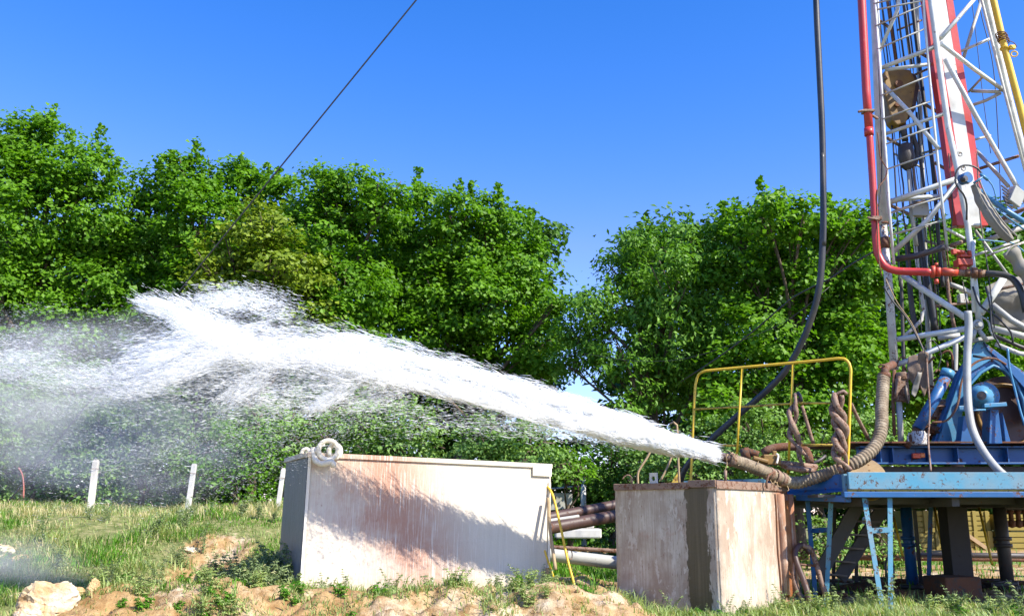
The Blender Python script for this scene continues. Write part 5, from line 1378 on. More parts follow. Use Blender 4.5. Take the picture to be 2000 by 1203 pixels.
for k in range(6):
    f = k / 5.5 + .05; a = P(1676 + (1598 - 1676) * f, 985 + 140 * f, 12.25); e = P(1728 + (1640 - 1728) * f, 985 + 145 * f, 12.85)
    MB().beam(a, e, .16, .025).build('tread', M['dark_steel'], st)
# low pipes under the platform
for (lab, a, e, r, mt) in [('long rusty pipe lying on the ground behind the platform legs', P(1640, 1088, 17.5), P(2100, 1092, 17.0), .05, 'rusty'),
                           ('dark pipe lying across behind the support box', P(1780, 1083, 15.8), P(2100, 1086, 15.6), .045, 'dark_steel'),
                           ('straight thin dark rail at the crates, seen under the platform', P(1640, 1079, 22.0), P(2150, 1084, 22.0), .03, 'dark_steel')]:
    tag(MB().tube([a, e], r, 12).build('ground_pipe', M[mt]), lab, 'pipe')
wh = empty('hose_reel', 'small upright wheel rim with cables among the debris under the platform', 'reel', P(1738, 1115, 12.2))
MB().ring(P(1738, 1112, 12.2), (1, -.8, 0), .16, .014, 26, 6).build('rim', M['dark_steel'], wh)
b = MB()
for k in range(4): b.tube([P(1738, 1112, 12.2), P(1738, 1112, 12.2) + Vector((.62 * math.cos(k * 1.57), .78 * math.cos(k * 1.57), math.sin(k * 1.57))) * .155], .006, 5)
b.build('spoke', M['dark_steel'], wh)
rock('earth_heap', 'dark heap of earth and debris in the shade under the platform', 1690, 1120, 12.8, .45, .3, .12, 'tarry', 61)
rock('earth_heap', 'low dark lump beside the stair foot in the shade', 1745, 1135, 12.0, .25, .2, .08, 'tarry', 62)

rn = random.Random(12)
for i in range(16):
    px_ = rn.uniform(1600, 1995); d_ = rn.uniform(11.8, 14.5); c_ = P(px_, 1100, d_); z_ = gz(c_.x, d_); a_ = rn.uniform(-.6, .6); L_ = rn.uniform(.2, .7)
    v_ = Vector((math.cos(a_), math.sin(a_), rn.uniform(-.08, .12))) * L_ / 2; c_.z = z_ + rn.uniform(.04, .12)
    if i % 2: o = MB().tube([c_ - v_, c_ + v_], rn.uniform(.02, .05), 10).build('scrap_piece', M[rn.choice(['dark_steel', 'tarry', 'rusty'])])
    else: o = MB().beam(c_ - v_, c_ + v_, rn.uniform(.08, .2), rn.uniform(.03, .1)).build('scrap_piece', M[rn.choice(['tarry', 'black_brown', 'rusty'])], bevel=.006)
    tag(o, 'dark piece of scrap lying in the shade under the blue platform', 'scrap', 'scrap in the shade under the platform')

# crates far behind, seen under the platform
GY_ = 'yellow crates stacked beyond the rig'
for i, (x0, x1, y0, y1, d, lab) in enumerate([
    (1778, 1838, 997, 1040, 24, 'upper yellow crate left of the dark support box'), (1722, 1838, 1040, 1080, 24, 'long lower yellow crate left of the dark support box'),
    (1872, 1935, 998, 1036, 24, 'upper yellow crate right of the dark support box'), (1872, 1942, 1037, 1080, 23.8, 'lower yellow crate with a diagonal plank right of the support box'),
    (1955, 2070, 1004, 1036, 23.6, 'upper yellow crate at the right edge behind the dark column'), (1955, 2070, 1038, 1082, 23.6, 'lower yellow crate at the right edge behind the dark column')]):
    c_ = empty('crate', lab, 'crate', P((x0 + x1) / 2, y1, d), GY_)
    a, e = P(x0, y0, d), P(x1, y1, d); w, h = e.x - a.x, a.z - e.z
    MB().box(((a.x + e.x) / 2, d + .6, (a.z + e.z) / 2), (w, 1.1, h)).build('body', M['yellow_crate'], c_)
    b = MB(); n = 4
    for k in range(n): b.box(((a.x + e.x) / 2, d + .03, e.z + h * (k + .5) / n), (w + .04, .03, h / n - .025))
    b.build('plank_front', M['yellow_crate'], c_, bevel=.004)
    b = MB()
    for k in range(3): MB().box((a.x + .06 + (w - .12) * k / 2, d, (a.z + e.z) / 2), (.09, .03, h + .02)).build('batten', M['yellow_crate'], c_, bevel=.004)
    if 'diagonal' in lab: MB().beam((a.x + .15, d - .03, a.z - .05), (e.x - .1, d - .03, e.z + .05), .03, .09, Vector((0, 0, 1))).build('diagonal_plank', M['wood'], c_)
b = MB()
for (x, y) in ((1700, 1020), (1780, 1022)): b.box(P(x, y, 25.5), (.35, .3, .3))
vn = tag(b.build('white_drum', M['white_paint'], bevel=.05), 'pale pair of white boxes in the grass beyond the blue jack column', 'box')
gn = empty('nozzle_rack', 'dark rack with rusty nozzles at the right edge under the platform', 'rack', P(1985, 1030, 14.2))
for k in range(4):
    b = MB(); p = P(1962 + k * 14, 1020, 14.2); b.tube([p + Vector((0, 0, .28)), p + Vector((0, 0, .02))], .035, 12); b.disc(p + Vector((0, 0, .16)), (0, 0, 1), .05, .04, 14); b.lathe(p - Vector((0, 0, .08)), [(.01, 0), (.05, .02), (.055, .1), (.02, .13)], 14)
    b.build('nozzle', M['rusty'], gn)
MB().beam(P(1945, 990, 14.2), P(2090, 990, 14.2), .2, .08).build('bar', M['dark_steel'], gn)

# ------------------------------------------------------------------ carrier frame with blue A-frame
cf = empty('carrier_frame', 'deep blue steel carrier beam with an orange side lamp behind the platform', 'frame', P(1800, 905, 12.0))
za, zb_ = P(1800, 873, 12.0).z, P(1800, 905, 12.0).z
x0, x1 = P(1676, 890, 12.0).x, 9.0
b = MB(); b.box(((x0 + x1) / 2, 12.05, (za + zb_) / 2), (x1 - x0, .02, za - zb_ - .02)); b.box(((x0 + x1) / 2, 12.0, za), (x1 - x0, .16, .02)); b.box(((x0 + x1) / 2, 12.0, zb_), (x1 - x0, .16, .02)); b.build('beam', M['blue_paint'], cf, bevel=.003)
b = MB()
for px in (1716, 1740, 1812, 1866, 1963): b.box((P(px, 890, 12).x, 11.98, (za + zb_) / 2), (.015, .12, za - zb_ - .03))
b.build('stiffener', M['blue_paint'], cf)
b = MB(); b.box(((x0 + x1) / 2 + .1, 12.9, zb_ - .10), (x1 - x0 - .3, 1.5, .14)); b.box(((x0 + x1) / 2 + .4, 12.5, zb_ - .3), (x1 - x0 - 1.2, .9, .26)); b.build('chassis', M['dark_steel'], cf)
lm = MB().box(P(1789, 890, 11.97), (.10, .05, .065)).build('side_lamp', M['lens'], cf, 'orange rectangular side lamp', bevel=.008)
MB().box(P(1801, 889, 11.97), (.06, .048, .06)).build('lamp_lens', paint('amber', (.75, .16, .01), 0, .25), lm, bevel=.008)
MB().box(P(1860, 870, 12.4), (3.6, 1.2, .02)).build('deck', M['tarry'], cf)

af = empty('drawworks', 'bright blue welded A frame with an arched opening around the rotary drive', 'frame', P(1930, 868, 12.1))
DAF = 12.15
def strip(outer, inner, th, mat, name, parent, dy=0):
    n = len(outer); vs_ = [P(x, y, d + dy) for (x, y, d) in outer] + [P(x, y, d + dy) for (x, y, d) in inner]
    vs_ += [v_ + Vector((0, th, 0)) for v_ in vs_]; fs_ = []
    for i in range(n - 1):
        fs_ += [(i, i + 1, n + i + 1, n + i), (2 * n + i, 3 * n + i, 3 * n + i + 1, 2 * n + i + 1), (i, 2 * n + i, 2 * n + i + 1, i + 1), (n + i, n + i + 1, 3 * n + i + 1, 3 * n + i)]
    for i in (0, n - 1): fs_.append((i, n + i, 3 * n + i, 2 * n + i))
    return MB().add(vs_, fs_).build(name, M[mat], parent, bevel=.006)
o_ = [(1822, 868), (1850, 790), (1872, 728), (1892, 700), (1925, 672), (1958, 700), (1995, 722), (2030, 752), (2075, 800)]
i_ = [(1865, 868), (1875, 800), (1893, 752), (1915, 728), (1940, 714), (1962, 722), (1982, 742), (1998, 780), (2005, 830)]
strip([(x, y, DAF) for x, y in o_], [(x, y, DAF) for x, y in i_], .10, 'blue_paint', 'arch_plate', af)
b = MB(); w = [P(x, y, DAF - .03) for x, y in i_]; b.tube(w, .022, 10); b.build('arch_lip', M['blue_light'], af)
b = MB(); b.prism([P(1908, 668, 12.1), P(1922, 664, 12.1), P(1940, 700, 12.1), P(1890, 730, 12.1), P(1872, 868, 12.1), P(1830, 868, 12.1), P(1882, 720, 12.1)], (0, .06, 0)); b.build('gusset', M['blue_light'], af, bevel=.006)
MB().beam(P(1903, 665, 12.1), P(1936, 662, 12.1), .22, .04).build('cap_plate', M['grey_paint'], af, bevel=.004)
strip([(1922, 668, DAF - .08), (1960, 696, DAF - .08), (2000, 730, DAF - .08), (2060, 775, DAF - .08)], [(1930, 684, DAF - .08), (1956, 706, DAF - .08), (1992, 748, DAF - .08), (2040, 800, DAF - .08)], .04, 'blue_paint', 'outer_brace', af)
wl = MB().disc(P(1968, 810, 12.45), (0, 1, 0), .52, .12, 48).build('wheel', M['brown_steel'], af, 'large brown wheel behind the arch')
MB().ring(P(1968, 810, 12.38), (0, 1, 0), .40, .03, 40, 8).build('brake_band', M['yellow_block'], wl)
b = MB().prism([P(2050, 690, 12.5), P(2050, 870, 12.5), P(1975, 870, 12.5), P(2008, 790, 12.5)], (0, .1, 0)); b.build('side_plate', M['blue_paint'], af)
mo = empty('drive_motor', 'light blue round flanged motor on a blue pedestal in the arch', 'motor', P(1930, 868, 11.7))
ax = Vector((-0.45, -1, -0.02)).normalized(); c0 = P(1916, 775, 11.75)
MB().disc(c0 - ax * .06, ax, .165, .10, 30).build('flange', M['blue_light'], mo)
MB().lathe(c0, [(.001, .17), (.06, .17), (.085, .15), (.10, .08), (.14, .03), (.15, 0)], 30, ax.to_track_quat('Z', 'Y').to_matrix()).build('housing', M['blue_light'], mo)
MB().disc(c0 + ax * .17, ax, .055, .03, 20).disc(c0 + ax * .185, ax, .028, .03, 16).build('shaft_end', M['dark_steel'], mo)
b = MB()
for k in range(8):
    v_ = ax.orthogonal().normalized(); v_.rotate(Matrix.Rotation(k * math.pi / 4, 3, ax)); b.disc(c0 + v_ * .14 + ax * .0, ax, .014, .05, 6)
b.build('bolt', M['dark_steel'], mo)
MB().disc(P(1922, 774, 11.95), ax, .18, .12, 32).build('collar', M['blue_paint'], mo)
b = MB(); b.prism([P(1934, 800, 11.75), P(1950, 800, 11.75), P(1958, 866, 11.75), P(1932, 866, 11.75)], (0, .2, 0)); b.prism([P(1882, 812, 11.8), P(1893, 812, 11.8), P(1900, 866, 11.8), P(1876, 866, 11.8)], (0, .15, 0)); b.prism([P(1958, 805, 11.85), P(1964, 866, 11.85), P(1975, 866, 11.85)], (0, .1, 0)); b.build('pedestal', M['blue_paint'], mo, bevel=.006)
b = MB(); b.beam(P(1918, 793, 11.7), P(1962, 790, 11.7), .12, .05); b.beam(P(1870, 797, 11.75), P(1898, 796, 11.75), .10, .05); b.build('saddle', M['blue_light'], mo, bevel=.006)
tb(mo, 'tie_rod', [(1872, 802, 11.7), (1925, 800, 11.65)], .012, 'blue_light')
# struts and hoses round the drive
rm = empty('hydraulic_ram', 'blue hydraulic cylinder slanting down left of the A frame', 'hydraulic cylinder', P(1790, 860, 11.9))
tb(rm, 'barrel', [(1850, 732, 12.0), (1822, 785, 11.95), (1792, 838, 11.9)], .072, 'blue_paint', None, 20); MB().disc(P(1850, 730, 12.0), (.4, 0, .8), .085, .10, 20).build('end_cap', M['blue_light'], rm); tb(rm, 'rod', [(1792, 838, 11.9), (1770, 872, 11.88)], .045, 'rusty', None, 14)
for (nm, lab, pts, r, mt) in [
    ('grey_hose', 'thick pale grey hose hanging from the mast foot and curving down over the blue beam', [(1890, 608, 11.5), (1892, 640, 11.5), (1889, 700, 11.45), (1889, 750, 11.4), (1892, 800, 11.3), (1900, 840, 11.2), (1920, 880, 11.0), (1948, 916, 10.8), (1975, 938, 10.75)], .047, 'grey_hose'),
    ('brown_hose', 'thin brown hose looping left of the blue A frame', [(1820, 825, 11.5), (1850, 820, 11.5), (1870, 790, 11.5), (1880, 740, 11.55), (1905, 708, 11.6), (1940, 700, 11.6), (1965, 712, 11.6)], .014, 'rusty'),
    ('blue_hose', 'thin light blue hose running down the right side of the arch', [(1968, 680, 11.6), (1972, 720, 11.6), (1982, 760, 11.6), (1995, 810, 11.55), (2010, 850, 11.5)], .014, 'blue_light'),
    ('thin_cable', 'thin cable hanging from the rags down to the platform', [(1809, 690, 11.6), (1812, 740, 11.55), (1816, 800, 11.5), (1813, 860, 11.4), (1818, 920, 11.2)], .012, 'rusty_tan'),
    ('looped_wire', 'thin curled wire loop beside the mast foot', [(1808, 700, 11.5), (1806, 680, 11.5), (1812, 668, 11.5), (1822, 664, 11.5), (1838, 690, 11.5), (1832, 722, 11.5)], .006, 'cable'),
    ('black_hose', 'black hose from the mast foot to the coupling on the blue arch', [(1900, 695, 11.7), (1920, 698, 11.65), (1935, 698, 11.65)], .016, 'cable')]:
    tag(MB().tube(spline([P(*p) for p in pts], .04), r, 12).build(nm, M[mt]), lab, 'hose' if 'hose' in nm else 'cable')
pt = empty('enamel_jug', 'chipped white enamel jug standing on the blue beam', 'jug', P(1795, 868, 11.85))
MB().lathe(P(1796, 869, 11.85), [(.001, 0), (.088, 0), (.092, .02), (.088, .15), (.078, .17), (.081, .175), (.072, .165), (.08, .03), (.001, .02)], 26).build('body', M['enamel'], pt)
MB().tube(spline([P(1783, 848, 11.85), P(1775, 847, 11.85), P(1773, 856, 11.85), (P(1777, 865, 11.85)), P(1783, 866, 11.85)], .01), .010, 8).build('handle', M['enamel'], pt)
MB().prism([P(1807, 845, 11.84), P(1818, 848, 11.84), P(1809, 858, 11.84)], (0, .03, 0)).build('spout', M['enamel'], pt)

# mast foot machinery: brown actuator, rags, tangled gear
ac = empty('brown_actuator', 'brown greasy actuator with a pale rod hanging below the left mast leg', 'actuator', P(1762, 800, 12.0))
MB().box(P(1760, 762, 12.0), (.16, .14, .30)).disc(P(1762, 735, 12.0), (0, 0, 1), .09, .10, 16).box(P(1768, 765, 11.9), (.06, .05, .1)).build('housing', M['rusty_tan'], ac, bevel=.012)
tb(ac, 'rod', [(1756, 785, 12.0), (1758, 830, 12.0), (1760, 868, 12.0)], .038, 'grey_paint'); tb(ac, 'side_tube', [(1747, 722, 12.0), (1744, 780, 12.0), (1747, 850, 12.0)], .022, 'rusty'); tb(ac, 'side_tube', [(1757, 735, 11.9), (1751, 765, 11.9), (1749, 778, 11.9)], .022, 'rusty_tan', None, 8, True)
MB().disc(P(1771, 770, 11.95), (1, -.5, 0), .12, .03, 24).build('pulley', M['dark_steel'], ac)
rn = random.Random(5)
for (lab, rows, sd_) in [('brown rag hanging left among the gear at the mast foot', [[(1776, 696, 11.7), (1787, 692, 11.7), (1797, 695, 11.7)], [(1774, 722, 11.65), (1785, 726, 11.65), (1800, 720, 11.65)], [(1780, 748, 11.7), (1788, 762, 11.7), (1796, 742, 11.7)]], 2),
                         ('darker rag hanging right of the brown one at the mast foot', [[(1794, 690, 11.6), (1802, 684, 11.6), (1812, 690, 11.6)], [(1797, 722, 11.6), (1804, 724, 11.6), (1813, 728, 11.6)], [(1799, 752, 11.6), (1806, 775, 11.6), (1811, 760, 11.6)]], 3),
                         ('pale strip of cloth hanging between the two rags', [[(1788, 728, 11.58), (1793, 729, 11.58), (1797, 728, 11.58)], [(1783, 752, 11.58), (1790, 756, 11.58), (1794, 752, 11.58)], [(1781, 770, 11.58), (1786, 775, 11.58), (1790, 772, 11.58)]], 4)]:
    tag(loft(rows, .012, 'canvas' if 'pale' in lab else 'rag', 'rag', None, None, .09, sd_), lab, 'rag', 'rags at the mast foot')
b = MB()
for k in range(9):
    p = P(rn.uniform(1770, 1860), rn.uniform(690, 740), 12.3); b.tube(spline([p, p + Vector((rn.uniform(-.15, .15), rn.uniform(-.05, .05), rn.uniform(-.2, .1))), p + Vector((rn.uniform(-.25, .25), 0, rn.uniform(-.35, -.1)))], .03), rn.uniform(.008, .02), 6)
tag(b.build('tangled_cables', M['rusty']), 'tangle of rusty cables hanging below the cross tubes at the mast foot', 'cables')
me = rock_mesh(71, .26, .2, .16, 4, .9); me.materials.append(M['rusty_tan']); o = bpy.data.objects.new('sack_heap', me); COL.objects.link(o); o.location = P(1836, 800, 12.4); tag(o, 'brown lumpy sack heap left of the A frame foot', 'sack')
me = rock_mesh(72, .22, .2, .12, 4, .9); me.materials.append(M['tarry']); o = bpy.data.objects.new('sack_heap', me); COL.objects.link(o); o.location = P(1822, 842, 12.3); tag(o, 'dark oily sack behind the enamel jug', 'sack')

# ------------------------------------------------------------------ guardrail, slings and tongs at the left end of the platform
gr = empty('guardrail', 'yellow tubular guardrail with rounded corners at the left end of the platform', 'guardrail', P(1500, 940, 11.2))
DL, DR = 11.7, 10.5
def dd(px): return DL + (DR - DL) * (px - 1355) / (1658 - 1355)
fr = spline([P(1349, 945, DL), P(1352, 880, DL), P(1357, 770, DL), P(1359, 748, DL), P(1364, 732, DL), P(1376, 725, dd(1376)), P(1400, 722, dd(1400)), P(1500, 713, dd(1500)), P(1600, 704, dd(1600)), P(1640, 700, dd(1640)), P(1654, 704, dd(1652)), P(1661, 718, DR), P(1661, 745, DR), P(1658, 850, DR), P(1653, 948, DR)], .04)
MB().tube(fr, .017, 9).build('frame', M['yellow_paint'], gr)
tb(gr, 'post', [(1450, 718, dd(1450)), (1443, 820, dd(1450)), (1439, 900, dd(1450))], .015, 'yellow_paint'); tb(gr, 'post', [(1549, 709, dd(1549)), (1545, 800, dd(1549)), (1539, 925, dd(1549))], .015, 'yellow_paint')
tb(gr, 'middle_rail', [(1354, 799, DL), (1450, 794, dd(1450)), (1560, 787, dd(1560)), (1622, 787, dd(1622))], .013, 'yellow_worn')
tb(gr, 'toe_rail', [(1352, 868, DL), (1448, 870, dd(1448))], .015, 'yellow_worn'); tb(gr, 'toe_rail', [(1565, 869, dd(1560)), (1630, 869, dd(1625))], .015, 'yellow_worn')
for (lab, pts) in [('bent yellow pipe stub standing behind the left side of the square tank', [(1246, 948, 11.8), (1246, 925, 11.8), (1252, 912, 11.8), (1266, 890, 11.8), (1272, 875, 11.8)]), ('thin slanting yellow rod behind the lifting lug', [(1290, 938, 12.0), (1302, 915, 12.0), (1318, 878, 12.0)]), ('thin upright yellow rod left of the guardrail', [(1327, 945, 11.9), (1325, 905, 11.9), (1322, 830, 11.9), (1315, 824, 11.9), (1308, 828, 11.9)])]:
    tag(MB().tube(spline([P(*p) for p in pts], .03), .014, 8).build('thin_rod', M['wood']), lab.replace('yellow', 'ochre'), 'rod')
tag(MB().prism([P(1308, 948, 12.0), P(1326, 918, 12.0), P(1328, 948, 12.0)], (0, .05, 0)).build('yellow_wedge', M['yellow_worn'], bevel=.004), 'yellow triangular wedge plate behind the square tank', 'plate')

def twist(root, axis_pts, R, r, turns, mat, strands=2, ph=0.0, flat=1.0):
    w = spline([P(*p) for p in axis_pts], .02); n = len(w)
    for k in range(strands):
        pts = []
        for i, p in enumerate(w):
            a = 2 * math.pi * (turns * i / n + k / strands) + ph
            t_ = (w[min(i + 1, n - 1)] - w[max(i - 1, 0)]).normalized(); s_ = t_.cross(Vector((0, 1, 0))).normalized()
            R_ = R * (0.85 + 0.5 * mnoise.noise(p * 6 + Vector((k * 5, 0, 0))))
            pts.append(p + s_ * math.cos(a) * R_ + Vector((0, 1, 0)) * math.sin(a) * R_)
        MB().tube(pts, [r * (0.65 + .3 * math.sin(math.pi * min(1, i / n + .1)) + .5 * mnoise.noise(w[i] * 9 + Vector((k * 3, 0, 0)))) for i in range(n)], 9).build('strand', M[mat], root)
s1 = empty('wire_sling', 'thinner twisted brown sling hung over the guardrail near its middle post', 'sling', P(1553, 790, 10.85))
twist(s1, [(1560, 772, 10.9), (1550, 800, 10.88), (1548, 840, 10.86), (1560, 875, 10.84), (1573, 905, 10.82)], .045, .034, 1.6, 'rusty_tan', 2)
tb(s1, 'hook', [(1558, 766, 10.9), (1562, 772, 10.88), (1566, 784, 10.86)], .02, 'dark_steel'); tb(s1, 'tail', [(1566, 792, 10.9), (1576, 825, 10.9), (1589, 868, 10.9)], .022, 'rusty_tan', None, 8, True)
s2 = empty('wire_sling', 'thick twisted brown sling hung on the right post of the guardrail', 'sling', P(1640, 780, 10.5))
twist(s2, [(1638, 772, 10.5), (1632, 800, 10.48), (1641, 840, 10.46), (1638, 880, 10.44), (1652, 920, 10.42)], .058, .040, 1.8, 'rusty_tan', 3, .8)
tb(s2, 'hook', [(1628, 778, 10.5), (1638, 768, 10.48), (1648, 764, 10.46), (1654, 770, 10.46)], .022, 'rusty_tan', None, 8, True); tb(s2, 'tail', [(1662, 788, 10.6), (1676, 818, 10.7), (1697, 858, 10.9)], .022, 'rusty_tan', None, 8, True)
tb(s2, 'end_link', [(1652, 918, 10.42), (1656, 922, 10.42), (1657, 928, 10.42)], .022, 'rusty')
tg = empty('pipe_tong', 'greasy yellow and brown pipe tong lying on the platform behind the hose', 'tong', P(1530, 905, 10.9))
b = MB(); b.box(P(1505, 898, 10.9), (.20, .16, .12)); b.box(P(1513, 893, 10.85), (.05, .05, .15)); b.tube([P(1470, 894, 10.8), P(1500, 902, 10.82)], .03, 12); b.build('jaw_body', M['yellow_block'], tg, bevel=.012)
b = MB(); b.tube(spline([P(1452, 880, 10.9), P(1468, 884, 10.88), P(1482, 888, 10.86)], .02), .045, 10); b.disc(P(1456, 886, 10.9), (1, -.4, .2), .07, .1, 16); b.build('arm', M['tarry'], tg)
b = MB(); b.tube(spline([P(1522, 904, 10.88), P(1560, 908, 10.9), P(1595, 912, 10.95)], .03), .035, 12); b.disc(P(1560, 912, 10.95), (.1, -.25, 1), .20, .05, 28); b.build('handle_bar', M['rusty_tan'], tg)
tb(tg, 'hose_tail', [(1490, 884, 11.3), (1510, 875, 11.3), (1550, 872, 11.3), (1575, 880, 11.25), (1582, 905, 11.2)], .05, 'rusty', None, 12, True)
b = MB(); b.tube(spline([P(1516, 886, 10.8), P(1520, 890, 10.8), P(1517, 905, 10.78)], .01), .012, 6); b.build('latch', M['cream'], tg)
tag(MB().tube(spline([P(1582, 906, 11.2), P(1600, 899, 11.2), P(1612, 890, 11.25)], .03), .02, 8).build('iron_bar', M['dark_steel']), 'short dark bar sticking out right of the tong', 'bar')

# ------------------------------------------------------------------ ribbed discharge hose
hp = [P(1726, 735, 11.3), P(1724, 760, 11.2), P(1722, 800, 11.0), P(1722, 830, 10.85), P(1716, 858, 10.75), P(1700, 882, 10.66), P(1672, 902, 10.62), P(1640, 916, 10.66), P(1600, 930, 10.74), P(1570, 940, 10.8), P(1545, 942, 10.78), P(1518, 932, 10.68), P(1490, 920, 10.55), P(1460, 908, 10.42), P(1430, 898, 10.30), P(1400, 888, 10.2)]
w = spline(hp, .0085)
cum = 0; rs = []; out = []
cl_ = [0]
for i in range(1, len(w)): cl_.append(cl_[-1] + (w[i] - w[i - 1]).length)
tot = cl_[-1]; n = len(w)
dh = empty('discharge_hose', 'ribbed muddy hose ending in a nozzle on the square tank, spraying the water', 'hose', w[n // 2])
cut = int(n * .955)
rad = [(.071 - .006 * (s_ / tot)) * (1 + .085 * math.sin(2 * math.pi * s_ / .042)) + .010 * max(0, mnoise.noise(p * 9)) * (1.0 if s_ > tot * .62 else .2) for s_, p in zip(cl_, w)]
t = NT('muddy_hose')
v = t.coords(); n1 = t.noise(7, 6, .7, v); n2 = t.noise(40, 4, .7, v)
c = t.ramp(n1, [(.3, (.14, .095, .055)), (.5, (.27, .21, .135)), (.7, (.44, .37, .26))]); c = t.mix(t.ramp(n2, [(.35, .6), (.6, 0.0)]), c, (.12, .08, .05))
t.bsdf(c, .75, 0, n2, .01); M['muddy_hose'] = t.done()
MB().tube(w[:cut], rad[:cut], 18).build('ribbed_hose', M['muddy_hose'], dh)
MB().tube(w[cut - 3:], .048, 18).build('nozzle_pipe', M['brown_steel'], dh)
NZ = w[-1].copy()
b = MB()
for f, rr in ((.705, .082), (.735, .086), (.765, .080)):
    i = int(n * f); MB().tube([w[i - 3], w[i + 3]], rr, 16).build('hose_clamp', M['rusty_tan'], dh, bevel=.004)
i = int(n * .94); MB().tube([w[i - 4], w[i], w[i + 4]], [.072, .082, .07], 14).build('hose_clamp', M['rusty_tan'], dh, bevel=.004)
b = MB(); rn = random.Random(9)
for k in range(26):
    i = int(n * rn.choice([.93, .94, .70, .72, .76, .80]) + rn.randint(-12, 12)); p = w[min(i, n - 1)]
    a = rn.uniform(0, 6.28); d_ = Vector((math.cos(a) * .3, -abs(math.sin(a)), math.sin(a))); b.tube(spline([p + d_ * .06, p + d_ * .09 + Vector((rn.uniform(-.03, .03), 0, -.02)), p + d_ * .085 + Vector((rn.uniform(-.06, .06), -.01, -rn.uniform(.03, .1)))], .02), .004, 5)
b.build('frayed_strap', M['wood'], dh)
b = MB(); b.tube(spline([P(1512, 922, 10.5), P(1502, 928, 10.4), P(1497, 942, 10.38), P(1498, 953, 10.40)], .01), .013, 8); tag(b.build('shackle', M['rusty']), 'rusty shackle under the hose at the rim of the square tank', 'shackle')
b = MB(); b.disc(P(1727, 733, 11.3), (0, 0, 1), .075, .06, 20); b.tube([P(1727, 733, 11.3), P(1730, 718, 11.4), P(1744, 712, 11.6)], .05, 14); b.ring(P(1722, 715, 11.2), (0, .4, 1), .035, .01, 16, 6); b.build('elbow', M['rusty'], dh)
# ------------------------------------------------------------------ the water jet
t = NT('water_droplets')
b = t.n('ShaderNodeBsdfPrincipled')
b.inputs['Base Color'].default_value = (0.97, 0.98, 0.985, 1); b.inputs['Roughness'].default_value = 0.35
tr = t.n('ShaderNodeBsdfTranslucent'); tr.inputs['Color'].default_value = (0.985, 0.99, 0.995, 1)
ms = t.n('ShaderNodeMixShader'); ms.inputs[0].default_value = 0.5
t.l(b.outputs[0], ms.inputs[1]); t.l(tr.outputs[0], ms.inputs[2])
m_water = t.done(ms)
G2 = np.random.default_rng(2024)
def jd(px): return np.interp(px, [0, 300, 600, 900, 1100, 1400], [8.25, 8.4, 8.68, 9.07, 9.5, 10.15])     # distance of the jet along its length
STREAMS = [   # (needle count, clump size, [(px, py, spread)], width cm, length cm)
    (130000, 70, [(1396, 888, 9), (1370, 882, 12), (1320, 870, 13), (1250, 855, 13), (1180, 840, 13), (1100, 821, 13), (1000, 796, 13), (900, 768, 14), (800, 744, 17), (700, 720, 22), (620, 704, 26)], 0.0042, 0.08),
    (115000, 130, [(760, 716, 24), (700, 705, 28), (600, 690, 32), (500, 682, 36), (420, 690, 42), (350, 700, 46), (310, 705, 44), (290, 710, 34)], 0.0030, 0.045),
    (38000, 110, [(500, 690, 18), (440, 660, 24), (390, 635, 28), (350, 615, 24), (315, 602, 16), (280, 590, 8)], 0.0028, 0.04),
    (15000, 34, [(560, 600, 22), (480, 585, 22), (400, 585, 22)], 0.0026, 0.03),
    (14000, 90, [(700, 735, 10), (670, 760, 14), (640, 785, 14), (610, 800, 12)], 0.0024, 0.03),
    (9000, 90, [(520, 720, 12), (470, 760, 18), (430, 790, 20)], 0.0024, 0.03),
    (38000, 110, [(800, 760, 22), (700, 770, 30), (600, 770, 38), (480, 765, 44), (380, 760, 46), (260, 755, 42), (200, 745, 34)], 0.0026, 0.032),
    (48000, 100, [(300, 750, 34), (200, 740, 34), (100, 715, 36), (0, 705, 42), (-80, 705, 46)], 0.0018, 0.02),
    (34000, 40, [(1260, 832, 8), (1150, 800, 11), (1060, 775, 13), (960, 745, 16), (860, 715, 18), (760, 690, 20), (660, 665, 22)], 0.0034, 0.07),
    (9000, 18, [(1240, 868, 8), (1150, 850, 12), (1050, 838, 18), (950, 825, 26), (850, 815, 30), (750, 812, 36)], 0.0024, 0.03),
    (42000, 30, [(780, 800, 45), (620, 820, 60), (450, 830, 65), (300, 830, 70), (150, 820, 75), (-20, 800, 80)], 0.0014, 0.014),
    (34000, 14, [(500, 900, 60), (300, 900, 75), (150, 880, 95), (0, 860, 110), (-60, 840, 110)], 0.0012, 0.011),
    (12000, 14, [(320, 640, 36), (200, 650, 36), (80, 650, 40), (-40, 650, 46)], 0.0013, 0.012),
]
Vs, Fs, off = [], [], 0
